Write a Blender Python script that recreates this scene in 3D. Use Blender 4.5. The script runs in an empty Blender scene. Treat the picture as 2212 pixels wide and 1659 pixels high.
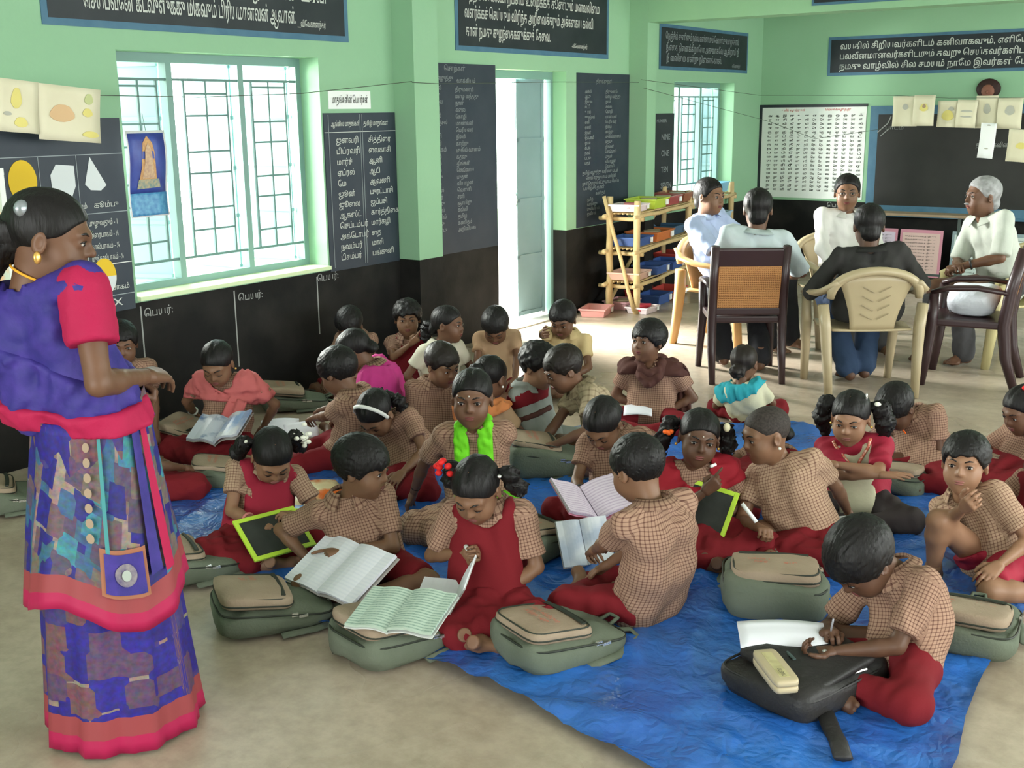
import bpy, bmesh, math, random
import numpy as np
from mathutils import Vector, Matrix
random.seed(7); RNG=np.random.RandomState(5)
SC=bpy.context.scene; COL=SC.collection
# ------------------------------------------------------------------ camera
CAMH=1.7; FPX=2476.0; YAW,PITCH,ROLL=35.0,13.4,0.7
def _camaxes():
    y,p,r=(math.radians(v) for v in (YAW,PITCH,ROLL))
    fw=np.array([-math.sin(y)*math.cos(p),math.cos(y)*math.cos(p),-math.sin(p)])
    ri=np.array([math.cos(y),math.sin(y),0.0]); dn=np.cross(fw,ri)
    return np.array([math.cos(r)*ri+math.sin(r)*dn,-math.sin(r)*ri+math.cos(r)*dn,fw])
CM=_camaxes()
cam=bpy.data.cameras.new('camera'); cam.sensor_width=36.0; cam.lens=36.0*FPX/2212.0; cam.clip_start=0.05
camo=bpy.data.objects.new('camera',cam); COL.objects.link(camo)
camo.matrix_world=Matrix(((CM[0][0],-CM[1][0],-CM[2][0],0),(CM[0][1],-CM[1][1],-CM[2][1],0),(CM[0][2],-CM[1][2],-CM[2][2],CAMH),(0,0,0,1)))
SC.camera=camo
# ------------------------------------------------------------------ world, light, exposure
vs=SC.view_settings; vs.view_transform='Standard'; vs.look='None'; vs.gamma=1.0; vs.use_curve_mapping=False
vs.exposure=0.15
wd=bpy.data.worlds.new('overcast_sky'); SC.world=wd; wd.use_nodes=True
_bg=wd.node_tree.nodes['Background']; _bg.inputs[0].default_value=(0.93,1.0,0.98,1); _bg.inputs[1].default_value=7.0
def area_light(name,loc,aim,sx,sy,watts,col=(1,1,1)):
    l=bpy.data.lights.new(name,'AREA'); l.shape='RECTANGLE'; l.size=sx; l.size_y=sy; l.energy=watts; l.color=col
    o=bpy.data.objects.new(name,l); COL.objects.link(o); o.location=loc
    o.rotation_euler=(Vector(aim)-Vector(loc)).to_track_quat('-Z','Y').to_euler(); return o
# daylight entering by the doors and windows of the room
area_light('daylight_window',(-7.2,4.6,1.75),(-4.4,4.6,0.5),1.6,1.6,520,(0.97,1.0,0.9))
area_light('daylight_door',(-7.0,7.4,1.7),(-4.4,7.75,0.2),1.2,2.0,1700,(1.0,1.0,0.95))
area_light('daylight_far_window',(-7.2,10.6,1.6),(-4,10.7,0.6),1.4,1.3,200,(0.95,1.0,0.95))
area_light('daylight_side_windows',(3.35,3.2,1.55),(-1.5,4.2,0.4),4.6,1.5,130,(1.0,0.98,0.94))
area_light('daylight_side_windows_far',(3.35,9.0,1.55),(-1.5,8.6,0.6),4.6,1.5,150,(1.0,0.98,0.94))
area_light('daylight_rear_door',(-1.2,-3.3,1.6),(-2.0,3.0,0.6),4.5,1.7,150,(1.0,0.98,0.95))
# ------------------------------------------------------------------ pixel -> world helpers (photo frame 2212 x 1659)
def ray(x,y): return CM.T@np.array([(x-1106.0)/FPX,(y-829.5)/FPX,1.0])
def on(x,y,ax,val):
    d=ray(x,y); o=np.array([0,0,CAMH]); t=(val-o[ax])/d[ax]; return o+t*d
def G(x,y,z=0.0): return on(x,y,2,z)
def proj(P):
    q=CM@(np.array(P,float)-[0,0,CAMH]); return 1106+FPX*q[0]/q[2], 829.5+FPX*q[1]/q[2]
# ------------------------------------------------------------------ objects
def tag(o,label=None,cat=None,group=None,kind=None):
    if label: o['label']=label
    if cat: o['category']=cat
    if group: o['group']=group
    if kind: o['kind']=kind
    return o
def empty(name,loc=(0,0,0),rz=0.0,label=None,cat=None,group=None,kind=None):
    o=bpy.data.objects.new(name,None); COL.objects.link(o); o.location=tuple(loc); o.rotation_euler=(0,0,rz); o.empty_display_size=.05
    return tag(o,label,cat,group,kind)
def link(name,me,parent=None,loc=None):
    o=bpy.data.objects.new(name,me); COL.objects.link(o)
    if parent: o.parent=parent
    if loc is not None: o.location=tuple(loc)
    return o
def mesh_from(name,parts,mats,smooth=True,attr=None):
    """parts: list of (verts Nx3, faces MxK int array or list, material index)"""
    V=[];L=[];S=[];MI=[];off=0;tot=0
    for v,f,mi in parts:
        v=np.asarray(v,np.float32).reshape(-1,3); V.append(v)
        if isinstance(f,np.ndarray):
            L.append((f+off).ravel()); k=f.shape[1]; n=len(f); S.append(np.full(n,k)); MI.append(np.full(n,mi))
        else:
            for q in f:
                L.append(np.array(q)+off); S.append(np.array([len(q)])); MI.append(np.array([mi]))
        off+=len(v)
    V=np.concatenate(V); L=np.concatenate(L).astype(np.int32); S=np.concatenate(S).astype(np.int32); MI=np.concatenate(MI).astype(np.int32)
    me=bpy.data.meshes.new(name); me.vertices.add(len(V)); me.vertices.foreach_set('co',V.ravel())
    me.loops.add(len(L)); me.loops.foreach_set('vertex_index',L)
    me.polygons.add(len(S)); st=np.zeros(len(S),np.int32); st[1:]=np.cumsum(S)[:-1]
    me.polygons.foreach_set('loop_start',st); me.polygons.foreach_set('loop_total',S)
    me.polygons.foreach_set('material_index',MI); me.polygons.foreach_set('use_smooth',np.full(len(S),bool(smooth)))
    for m in mats: me.materials.append(m)
    if attr is not None:
        a=me.attributes.new('cuv','FLOAT_VECTOR','POINT'); a.data.foreach_set('vector',np.asarray(attr,np.float32).ravel())
    me.update(calc_edges=True); me.validate(); return me
class MB:
    """collects boxes, tubes, lathes ... and links them as one mesh object"""
    def __init__(s): s.bm=bmesh.new(); s.mi=0
    def _m(s,fs):
        for f in fs: f.material_index=s.mi
    def box(s,c,d,R=None,bev=0.0):
        c=Vector(c); hx,hy,hz=[v/2 for v in d]; vs=[]
        for x in (-hx,hx):
            for y in (-hy,hy):
                for z in (-hz,hz):
                    p=Vector((x,y,z)); p=(R@p if R else p)+c; vs.append(s.bm.verts.new(p))
        fs=[s.bm.faces.new([vs[i] for i in q]) for q in ((0,1,3,2),(4,6,7,5),(0,4,5,1),(2,3,7,6),(0,2,6,4),(1,5,7,3))]
        s._m(fs)
        if bev:
            es=list({e for f in fs for e in f.edges}); r=bmesh.ops.bevel(s.bm,geom=es,offset=bev,segments=2,affect='EDGES',profile=.6); s._m(r['faces'])
        return s
    def lohi(s,lo,hi,bev=0.0):
        return s.box([(a+b)/2 for a,b in zip(lo,hi)],[b-a for a,b in zip(lo,hi)],bev=bev)
    def tube(s,pts,r,n=8,caps=True,flat=None):
        pts=[Vector(p) for p in pts]; rs=r if isinstance(r,(list,tuple)) else [r]*len(pts); rings=[]; up=None
        for i,p in enumerate(pts):
            t=(pts[min(i+1,len(pts)-1)]-pts[max(i-1,0)]).normalized()
            if up is None: up=Vector((0,0,1)) if abs(t.z)<.9 else Vector((1,0,0))
            b=t.cross(up); b=b.normalized() if b.length>1e-6 else t.orthogonal().normalized(); up=b.cross(t).normalized()
            k=flat or 1.0
            rings.append([s.bm.verts.new(p+(b*math.cos(a)+up*math.sin(a)*k)*rs[i]) for a in [2*math.pi*j/n for j in range(n)]])
        fs=[]
        for A,B in zip(rings,rings[1:]):
            for j in range(n): fs.append(s.bm.faces.new([A[j],A[(j+1)%n],B[(j+1)%n],B[j]]))
        if caps: fs.append(s.bm.faces.new(rings[0][::-1])); fs.append(s.bm.faces.new(rings[-1]))
        s._m(fs); return s
    def grid(s,P,close_u=False,thick=0.0):
        """P[i][j] points -> sheet"""
        V=[[s.bm.verts.new(Vector(p)) for p in row] for row in P]; fs=[]
        n=len(V[0])
        for A,B in zip(V,V[1:]):
            for j in range(n if close_u else n-1): fs.append(s.bm.faces.new([A[j],A[(j+1)%n],B[(j+1)%n],B[j]]))
        s._m(fs)
        if thick:
            s.bm.normal_update(); bmesh.ops.solidify(s.bm,geom=fs,thickness=thick)
        return s
    def poly(s,pts,thick=None):
        f=s.bm.faces.new([s.bm.verts.new(Vector(p)) for p in pts]); s._m([f])
        if thick:
            r=bmesh.ops.extrude_face_region(s.bm,geom=[f]); ex=[g for g in r['geom'] if isinstance(g,bmesh.types.BMVert)]
            bmesh.ops.translate(s.bm,verts=ex,vec=Vector(thick)); s._m([g for g in r['geom'] if isinstance(g,bmesh.types.BMFace)])
            s._m([ff for v in ex for ff in v.link_faces])
        return s
    def sphere(s,c,r,n=10,sc=(1,1,1)):
        m=Matrix.Translation(Vector(c))@Matrix.Diagonal((sc[0]*r,sc[1]*r,sc[2]*r,1)); k=bmesh.ops.create_uvsphere(s.bm,u_segments=n,v_segments=max(5,n//2+1),radius=1,matrix=m)
        s._m({f for v in k['verts'] for f in v.link_faces}); return s
    def build(s,name,mats,parent=None,smooth=False,loc=None):
        mats=mats if isinstance(mats,(list,tuple)) else [mats]
        bmesh.ops.recalc_face_normals(s.bm,faces=s.bm.faces[:])
        me=bpy.data.meshes.new(name); s.bm.to_mesh(me); s.bm.free()
        for m in mats: me.materials.append(m)
        if smooth: me.polygons.foreach_set('use_smooth',np.ones(len(me.polygons),bool))
        return link(name,me,parent,loc)
def rebase(o,loc):
    """move a parentless mesh object's origin to loc without moving the mesh"""
    o.data.transform(Matrix.Translation(-Vector(loc))); o.location=Vector(loc); return o
# ------------------------------------------------------------------ materials
MATS={}
def mat(name,col,rough=.6,spec=.3,noise=None,bump=None,metal=0.0,stripes=None,trans=0.0,emit=None,sheen=0):
    if name in MATS: return MATS[name]
    m=bpy.data.materials.new(name); m.use_nodes=True; nt=m.node_tree; b=nt.nodes['Principled BSDF']
    b.inputs['Base Color'].default_value=(*col,1); b.inputs['Roughness'].default_value=rough; b.inputs['Specular IOR Level'].default_value=spec; b.inputs['Metallic'].default_value=metal
    if sheen: b.inputs['Sheen Weight'].default_value=sheen
    tc=nt.nodes.new('ShaderNodeTexCoord')
    if noise:   # (scale, colour2, lo, hi)
        n=nt.nodes.new('ShaderNodeTexNoise'); n.inputs['Scale'].default_value=noise[0]; n.inputs['Detail'].default_value=5
        nt.links.new(tc.outputs['Object'],n.inputs['Vector'])
        r=nt.nodes.new('ShaderNodeMapRange'); r.inputs[1].default_value=noise[2] if len(noise)>2 else .35; r.inputs[2].default_value=noise[3] if len(noise)>3 else .7
        x=nt.nodes.new('ShaderNodeMix'); x.data_type='RGBA'; x.inputs[6].default_value=(*col,1); x.inputs[7].default_value=(*noise[1],1)
        nt.links.new(n.outputs['Fac'],r.inputs[0]); nt.links.new(r.outputs[0],x.inputs[0]); nt.links.new(x.outputs[2],b.inputs['Base Color'])
    if bump:    # (scale, strength, distance)
        n=nt.nodes.new('ShaderNodeTexNoise'); n.inputs['Scale'].default_value=bump[0]; n.inputs['Detail'].default_value=4
        nt.links.new(tc.outputs['Object'],n.inputs['Vector'])
        u=nt.nodes.new('ShaderNodeBump'); u.inputs['Strength'].default_value=bump[1]; u.inputs['Distance'].default_value=bump[2] if len(bump)>2 else .01
        nt.links.new(n.outputs['Fac'],u.inputs['Height']); nt.links.new(u.outputs[0],b.inputs['Normal'])
    MATS[name]=m; return m
def nodes_of(m): return m.node_tree, m.node_tree.nodes['Principled BSDF']
def check_mat(name,base,line,pitch=.0105,frac=.28,both=None,rough=.85):
    """woven check: lines along the two directions of the cloth coordinate"""
    if name in MATS: return MATS[name]
    m=mat(name,base,rough,.15); nt,b=nodes_of(m)
    at=nt.nodes.new('ShaderNodeAttribute'); at.attribute_name='cuv'; sp=nt.nodes.new('ShaderNodeSeparateXYZ'); nt.links.new(at.outputs['Vector'],sp.inputs[0])
    fac=[]
    for k in (0,1):
        d=nt.nodes.new('ShaderNodeMath'); d.operation='DIVIDE'; d.inputs[1].default_value=pitch; nt.links.new(sp.outputs[k],d.inputs[0])
        f=nt.nodes.new('ShaderNodeMath'); f.operation='FRACT'; nt.links.new(d.outputs[0],f.inputs[0])
        l=nt.nodes.new('ShaderNodeMath'); l.operation='LESS_THAN'; l.inputs[1].default_value=frac; nt.links.new(f.outputs[0],l.inputs[0]); fac.append(l)
    a=nt.nodes.new('ShaderNodeMath'); a.operation='ADD'; nt.links.new(fac[0].outputs[0],a.inputs[0]); nt.links.new(fac[1].outputs[0],a.inputs[1])
    h=nt.nodes.new('ShaderNodeMath'); h.operation='MULTIPLY'; h.inputs[1].default_value=.5 if both is None else both; nt.links.new(a.outputs[0],h.inputs[0])
    x=nt.nodes.new('ShaderNodeMix'); x.data_type='RGBA'; x.inputs[6].default_value=(*base,1); x.inputs[7].default_value=(*line,1)
    nt.links.new(h.outputs[0],x.inputs[0]); nt.links.new(x.outputs[2],b.inputs['Base Color'])
    return m
def fit_noise_bump(m,scale,strength,dist=.01,stretch=(1,1,1)):
    nt,b=nodes_of(m); tc=nt.nodes.new('ShaderNodeTexCoord'); mp=nt.nodes.new('ShaderNodeMapping'); mp.inputs['Scale'].default_value=stretch
    n=nt.nodes.new('ShaderNodeTexNoise'); n.inputs['Scale'].default_value=scale; n.inputs['Detail'].default_value=4
    u=nt.nodes.new('ShaderNodeBump'); u.inputs['Strength'].default_value=strength; u.inputs['Distance'].default_value=dist
    nt.links.new(tc.outputs['Object'],mp.inputs[0]); nt.links.new(mp.outputs[0],n.inputs['Vector']); nt.links.new(n.outputs['Fac'],u.inputs['Height']); nt.links.new(u.outputs[0],b.inputs['Normal'])
# ------------------------------------------------------------------ lettering
PRE='\u0bc6\u0bc7\u0bc8'; SPLIT={'\u0bca':('\u0bc6','\u0bbe'),'\u0bcb':('\u0bc7','\u0bbe'),'\u0bcc':('\u0bc6','\u0bd7')}
def visual(t):
    out=[]
    for ch in t:
        if ch in PRE and out: out.insert(len(out)-1,ch)
        elif ch in SPLIT and out:
            a,b=SPLIT[ch]; out.insert(len(out)-1,a); out.append(b)
        else: out.append(ch)
    return ''.join(out)
def lettering(lines,origin,right,up,mt,parent=None,name='lettering',proud=.003,bold=.0,res=2):
    """lines: (text, x, y, cap height, width or None, slant) in metres on the board plane; one mesh"""
    right=Vector(right).normalized(); up=Vector(up).normalized(); nrm=right.cross(up); origin=Vector(origin)
    V=[];F=[];off=0
    for ln in lines:
        t,x,y,h,w=ln[:5]
        c=bpy.data.curves.new('l','FONT'); c.body=visual(t); c.size=1.0; c.resolution_u=res; c.offset=bold; o=bpy.data.objects.new('l',c); COL.objects.link(o)
        dg=bpy.context.evaluated_depsgraph_get(); me=o.evaluated_get(dg).to_mesh()
        n=len(me.vertices); co=np.zeros(n*3,np.float32); me.vertices.foreach_get('co',co); co=co.reshape(-1,3)
        fs=[tuple(p.vertices) for p in me.polygons]; o.evaluated_get(dg).to_mesh_clear(); bpy.data.objects.remove(o); bpy.data.curves.remove(c)
        if not n: continue
        sy=h/0.72; sx=sy if not w else w/max(co[:,0].max()-co[:,0].min(),1e-4)
        px=(co[:,0]-co[:,0].min())*sx+x; py=co[:,1]*sy+y
        V+=[origin+right*float(a)+up*float(b)+nrm*proud for a,b in zip(px,py)]; F+=[tuple(i+off for i in f) for f in fs]; off+=n
    me=bpy.data.meshes.new(name); me.from_pydata([tuple(v) for v in V],[],F); me.materials.append(mt); me.update()
    return link(name,me,parent)
# ================================================================== the room
WX=-5.12; WY=12.10; RX=3.2; RY=-3.6; CZ=3.3; TH=.25
def wall_paint(name,zd,green=(.26,.46,.29)):
    m=mat(name,green,.7,.2); nt,b=nodes_of(m)
    geo=nt.nodes.new('ShaderNodeNewGeometry'); sp=nt.nodes.new('ShaderNodeSeparateXYZ'); nt.links.new(geo.outputs['Position'],sp.inputs[0])
    tn=nt.nodes.new('ShaderNodeTexNoise'); tn.inputs['Scale'].default_value=2.2; tn.inputs['Detail'].default_value=6; nt.links.new(geo.outputs['Position'],tn.inputs['Vector'])
    lt=nt.nodes.new('ShaderNodeMath'); lt.operation='LESS_THAN'; lt.inputs[1].default_value=zd; nt.links.new(sp.outputs[2],lt.inputs[0])
    g=nt.nodes.new('ShaderNodeMix'); g.data_type='RGBA'; g.inputs[6].default_value=(green[0]*.93,green[1]*.95,green[2]*.93,1); g.inputs[7].default_value=(green[0]*1.07,green[1]*1.04,green[2]*1.07,1); nt.links.new(tn.outputs['Fac'],g.inputs[0])
    tn2=nt.nodes.new('ShaderNodeTexNoise'); tn2.inputs['Scale'].default_value=3.5; tn2.inputs['Detail'].default_value=8; nt.links.new(geo.outputs['Position'],tn2.inputs['Vector'])
    d=nt.nodes.new('ShaderNodeMix'); d.data_type='RGBA'; d.inputs[6].default_value=(.006,.006,.006,1); d.inputs[7].default_value=(.022,.020,.018,1)
    rr=nt.nodes.new('ShaderNodeMapRange'); rr.inputs[1].default_value=.4; rr.inputs[2].default_value=.75; nt.links.new(tn2.outputs['Fac'],rr.inputs[0]); nt.links.new(rr.outputs[0],d.inputs[0])
    x=nt.nodes.new('ShaderNodeMix'); x.data_type='RGBA'; nt.links.new(lt.outputs[0],x.inputs[0]); nt.links.new(g.outputs[2],x.inputs[6]); nt.links.new(d.outputs[2],x.inputs[7]); nt.links.new(x.outputs[2],b.inputs['Base Color'])
    bu=nt.nodes.new('ShaderNodeBump'); bu.inputs['Strength'].default_value=.15; bu.inputs['Distance'].default_value=.01; nb=nt.nodes.new('ShaderNodeTexNoise'); nb.inputs['Scale'].default_value=30; nt.links.new(geo.outputs['Position'],nb.inputs['Vector']); nt.links.new(nb.outputs['Fac'],bu.inputs['Height']); nt.links.new(bu.outputs[0],b.inputs['Normal'])
    return m
PAINT=wall_paint('green_wall_black_dado',.725)
PAINTB=wall_paint('green_wall_black_dado_back',.72)
GREEN=mat('green_plaster',(.26,.46,.29),.7,.2,noise=(2.2,(.28,.50,.30)),bump=(30,.15))
M_ceil=mat('ceiling_whitewash',(.72,.74,.70),.8,.2,noise=(1.5,(.66,.68,.64)))
# floor: worn cement
M_floor=mat('cement_floor',(.40,.345,.28),.42,.45); nt,b=nodes_of(M_floor)
tc=nt.nodes.new('ShaderNodeTexCoord')
def _noise(scale,det=6,rough=.6):
    n=nt.nodes.new('ShaderNodeTexNoise'); n.inputs['Scale'].default_value=scale; n.inputs['Detail'].default_value=det; n.inputs['Roughness'].default_value=rough; nt.links.new(tc.outputs['Object'],n.inputs['Vector']); return n
n1=_noise(1.3); n2=_noise(14,8,.7); n3=_noise(.8,3)
r1=nt.nodes.new('ShaderNodeValToRGB'); r1.color_ramp.elements[0].position=.3; r1.color_ramp.elements[0].color=(.31,.245,.18,1); r1.color_ramp.elements[1].position=.72; r1.color_ramp.elements[1].color=(.49,.42,.33,1); nt.links.new(n1.outputs['Fac'],r1.inputs[0])
x1=nt.nodes.new('ShaderNodeMix'); x1.data_type='RGBA'; x1.blend_type='MULTIPLY'; x1.inputs[0].default_value=.55; r2=nt.nodes.new('ShaderNodeValToRGB'); r2.color_ramp.elements[0].position=.3; r2.color_ramp.elements[0].color=(.6,.58,.55,1); r2.color_ramp.elements[1].position=.6; r2.color_ramp.elements[1].color=(1.08,1.08,1.08,1)
nt.links.new(n2.outputs['Fac'],r2.inputs[0]); nt.links.new(r1.outputs[0],x1.inputs[6]); nt.links.new(r2.outputs[0],x1.inputs[7]); nt.links.new(x1.outputs[2],b.inputs['Base Color'])
mr=nt.nodes.new('ShaderNodeMapRange'); mr.inputs[1].default_value=.35; mr.inputs[2].default_value=.65; mr.inputs[3].default_value=.17; mr.inputs[4].default_value=.42; nt.links.new(n3.outputs['Fac'],mr.inputs[0]); nt.links.new(mr.outputs[0],b.inputs['Roughness'])
bu=nt.nodes.new('ShaderNodeBump'); bu.inputs['Strength'].default_value=.12; bu.inputs['Distance'].default_value=.01; nt.links.new(n2.outputs['Fac'],bu.inputs['Height']); nt.links.new(bu.outputs[0],b.inputs['Normal'])
def st(o): o['kind']='structure'; return o
st(MB().lohi((WX-.25,RY-.25,-.12),(RX+.25,WY+.25,0)).build('floor',M_floor))
st(MB().lohi((WX-.25,RY-.25,CZ),(RX+.25,WY+.25,CZ+.12)).build('ceiling',M_ceil))
W1=(3.83,5.29,.745,2.03); D1=(7.15,8.13,0,2.005); W2=(10.04,11.40,.80,1.955)
w=MB(); ys=[RY]
for (a,b_,z0,z1) in (W1,D1,W2):
    w.lohi((WX-TH,ys[-1],0),(WX,a,CZ))
    if z0>0: w.lohi((WX-TH,a,0),(WX,b_,z0))
    w.lohi((WX-TH,a,z1),(WX,b_,CZ)); ys.append(b_)
w.lohi((WX-TH,ys[-1],0),(WX,WY+TH,CZ)); WL=st(w.build('wall_left',PAINT))
WB=st(MB().lohi((WX,WY,0),(RX+TH,WY+TH,CZ)).build('wall_back',PAINTB))
# right wall and rear wall with their window openings (behind and beside the camera)
w=MB(); y=RY
for a,b_ in ((.9,5.5),(6.7,11.3)):
    w.lohi((RX,y,0),(RX+TH,a,CZ)); w.lohi((RX,a,0),(RX+TH,b_,.8)); w.lohi((RX,a,2.3),(RX+TH,b_,CZ)); y=b_
w.lohi((RX,y,0),(RX+TH,WY,CZ)); st(w.build('wall_right',PAINT))
w=MB(); w.lohi((WX,RY-TH,0),(-3.45,RY,CZ)).lohi((-3.45,RY-TH,0),(1.05,RY,.75)).lohi((-3.45,RY-TH,2.45),(1.05,RY,CZ)).lohi((1.05,RY-TH,0),(RX,RY,CZ)); st(w.build('wall_rear',PAINT))
# pillars and beams
PX=-4.94
for k,(a,b_) in enumerate(((5.985,6.24),(9.165,9.335))):
    st(MB().lohi((WX,a,0),(PX,b_,CZ)).build('trim_%d'%(k+1),PAINT))
st(MB().lohi((PX+.001,9.17,2.43),(RX,9.42,CZ)).build('trim_3',GREEN)); st(MB().lohi((PX,5.99,2.43),(RX,6.235,CZ)).build('trim_4',GREEN))
# ground outside, sunlit dust
st(MB().lohi((-16,-4,-.16),(WX-.25,18,-.12)).build('ground_outside',mat('dry_ground',(.5,.46,.36),.9,.1,noise=(1.2,(.42,.4,.28)))))
# ------------------------------------------------------------------ windows
M_frame=mat('grey_green_steel',(.17,.30,.27),.45,.4); M_bar=mat('grille_steel',(.10,.19,.18),.45,.4)
M_leaf=mat('blue_grey_shutter',(.27,.40,.42),.5,.4,noise=(3,(.23,.36,.39))); M_cream=mat('cream_reveal',(.62,.74,.46),.6,.3)
def make_window(n,W,muls,leafs):
    a,b_,z0,z1=W; root=empty('window_%d'%n,((WX-.18),(a+b_)/2,z0),kind='structure'); R=Vector(root.location)
    xf=WX-.19
    def part(mb,name,m): o=mb.build(name,m); o.data.transform(Matrix.Translation(-R)); o.parent=root; return o
    f=MB()
    for (lo,hi) in (((xf-.03,a,z0),(xf+.03,b_,z0+.05)),((xf-.03,a,z1-.05),(xf+.03,b_,z1)),((xf-.03,a,z0+.05),(xf+.03,a+.04,z1-.05)),((xf-.03,b_-.04,z0+.05),(xf+.03,b_,z1-.05))): f.lohi(lo,hi)
    part(f,'window_frame',M_frame)
    edges=[a+.04]+[a+(b_-a)*t for t in muls]+[b_-.04]
    for t in muls: part(MB().lohi((xf-.03,a+(b_-a)*t-.02,z0+.05),(xf+.03,a+(b_-a)*t+.02,z1-.05)),'mullion',M_frame)
    # sill ledge
    part(MB().lohi((xf+.03,a,z0-.01),(WX+.03,b_,z0+.012)),'window_sill',M_cream)
    # grille: verticals and short rungs in each light
    H=z1-z0
    for i,(p,q) in enumerate(zip(edges,edges[1:])):
        wd=q-p
        xs=[p+wd*t for t in (.2,.5,.8)]
        for x in xs: part(MB().lohi((xf+.008,x-.006,z0+.16),(xf+.020,x+.006,z1-.14)),'grille_bar',M_bar)
        part(MB().lohi((xf+.006,p,z1-.146),(xf+.022,q,z1-.132)),'grille_rail',M_bar); part(MB().lohi((xf+.006,p,z0+.15),(xf+.022,q,z0+.164)),'grille_rail',M_bar)
        for k in range(6):
            z=z0+.26+k*(H-.48)/5; o=.0 if k%2==i%2 else .04
            part(MB().lohi((xf+.008,xs[0],z+o),(xf+.018,xs[2],z+o+.011)),'grille_rung',M_bar)
    # sheet-steel shutters swung outwards
    for (hy,wd,ang) in leafs:
        hy=a+(b_-a)*hy; A=math.radians(ang); d=Vector((-math.cos(A),-math.sin(A),0)); h0=Vector((xf-.05,hy,0))
        R3=Matrix(((d.x,-d.y,0),(d.y,d.x,0),(0,0,1)))
        l=MB(); c=h0+d*wd/2; l.box((c.x,c.y,(z0+z1)/2),(wd,.012,H-.06),R3)
        lf=part(l,'shutter',M_leaf)
        for t in (.02,.27,.5,.74,.98):
            z=z0+.03+t*(H-.06); r=MB().box((c.x,c.y,z),(wd,.03,.022),R3).build('shutter_rib',M_leaf); r.data.transform(Matrix.Translation(-R)); r.parent=lf
    return root
make_window(1,W1,(.31,.665),((.30,.46,22),(.655,.34,4),(.97,.50,10)))
make_window(2,W2,(.31,.665),((.31,.44,30),(.665,.40,14),(.98,.46,18)))
# ------------------------------------------------------------------ door
M_door=mat('grey_blue_steel_door',(.20,.29,.31),.45,.4,noise=(2.5,(.165,.25,.26)))
a,b_,z0,z1=D1; root=empty('door_1',(WX-.15,(a+b_)/2,0),kind='structure'); R=Vector(root.location)
def dpart(mb,name,m,par=None):
    o=mb.build(name,m); o.data.transform(Matrix.Translation(-R)); o.parent=par or root; return o
f=MB(); xf=WX-.16
f.lohi((xf-.03,a,0),(xf+.03,a+.035,z1)).lohi((xf-.03,b_-.035,0),(xf+.03,b_,z1)).lohi((xf-.03,a+.035,z1-.06),(xf+.03,b_-.035,z1)); dpart(f,'door_frame',M_frame)
A=math.radians(86); d=Vector((-math.cos(A),-math.sin(A),0)); R3=Matrix(((d.x,-d.y,0),(d.y,d.x,0),(0,0,1))); wd=.37; c=Vector((xf-.04,b_-.05,0))+d*wd/2
leaf=dpart(MB().box((c.x,c.y,1.0),(wd,.02,1.92),R3),'door_leaf',M_door)
for z in (.06,.53,.99,1.47,1.93): dpart(MB().box((c.x,c.y,z),(wd,.036,.03),R3),'door_rib',M_door,leaf)
for s in (-1,1): dpart(MB().box((c.x+d.x*s*(wd/2-.02),c.y+d.y*s*(wd/2-.02),1.0),(.035,.036,1.92),R3),'door_stile',M_door,leaf)
e=c+d*(wd/2-.03)
dpart(MB().tube([(e.x,e.y-.03,1.55),(e.x,e.y-.03,1.85)],.008).tube([(e.x,e.y-.03,.95),(e.x+.03,e.y-.05,1.0),(e.x,e.y-.03,1.05)],.007),'door_bolt',mat('bolt_steel',(.5,.55,.52),.35,.5,metal=.6),leaf)
dpart(MB().lohi((WX-.26,a,.0),(WX-.0,b_,.012)),'threshold',mat('threshold_cement',(.5,.47,.42),.5,.3))
# ------------------------------------------------------------------ painted boards
M_navy=mat('black_board_paint',(.012,.017,.022),.5,.35,noise=(4,(.022,.028,.034))); M_slate=mat('slate_blue_board',(.022,.032,.048),.5,.35,noise=(5,(.032,.042,.058)))
M_blueedge=mat('blue_border_paint',(.055,.14,.22),.55,.3,noise=(9,(.075,.17,.25)))
M_let=mat('white_lettering',(.50,.53,.50),.6,.2); M_let2=mat('faint_lettering',(.22,.25,.26),.6,.2); M_chalk=mat('chalk_white',(.75,.76,.74),.8,.1); M_chalk2=mat('faint_chalk',(.30,.31,.30),.8,.1)
def board_left(y0,y1,z0,z1,label,lines,m=None,border=0,name='wall_board',let=None,bold=.0,cat='board',t=.008,x=WX):
    root=empty(name,(x,(y0+y1)/2,z0),label=label,cat=cat); R=Vector(root.location)
    p=MB().lohi((x-.004,y0,z0),(x+t,y1,z1)).build('panel',m or M_navy); p.data.transform(Matrix.Translation(-R)); p.parent=root
    if border:
        f=MB()
        for lo,hi in (((x-.003,y0-border,z0-border),(x+t-.002,y1+border,z0)),((x-.003,y0-border,z1),(x+t-.002,y1+border,z1+border)),((x-.003,y0-border,z0),(x+t-.002,y0,z1)),((x-.003,y1,z0),(x+t-.002,y1+border,z1))): f.lohi(lo,hi)
        f=f.build('border',M_blueedge); f.data.transform(Matrix.Translation(-R)); f.parent=root
    if lines:
        L=lettering(lines,(x+t-R.x,y0-R.y,z0-R.z),(0,1,0),(0,0,1),let or M_let,root,bold=bold)
    return root
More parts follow.
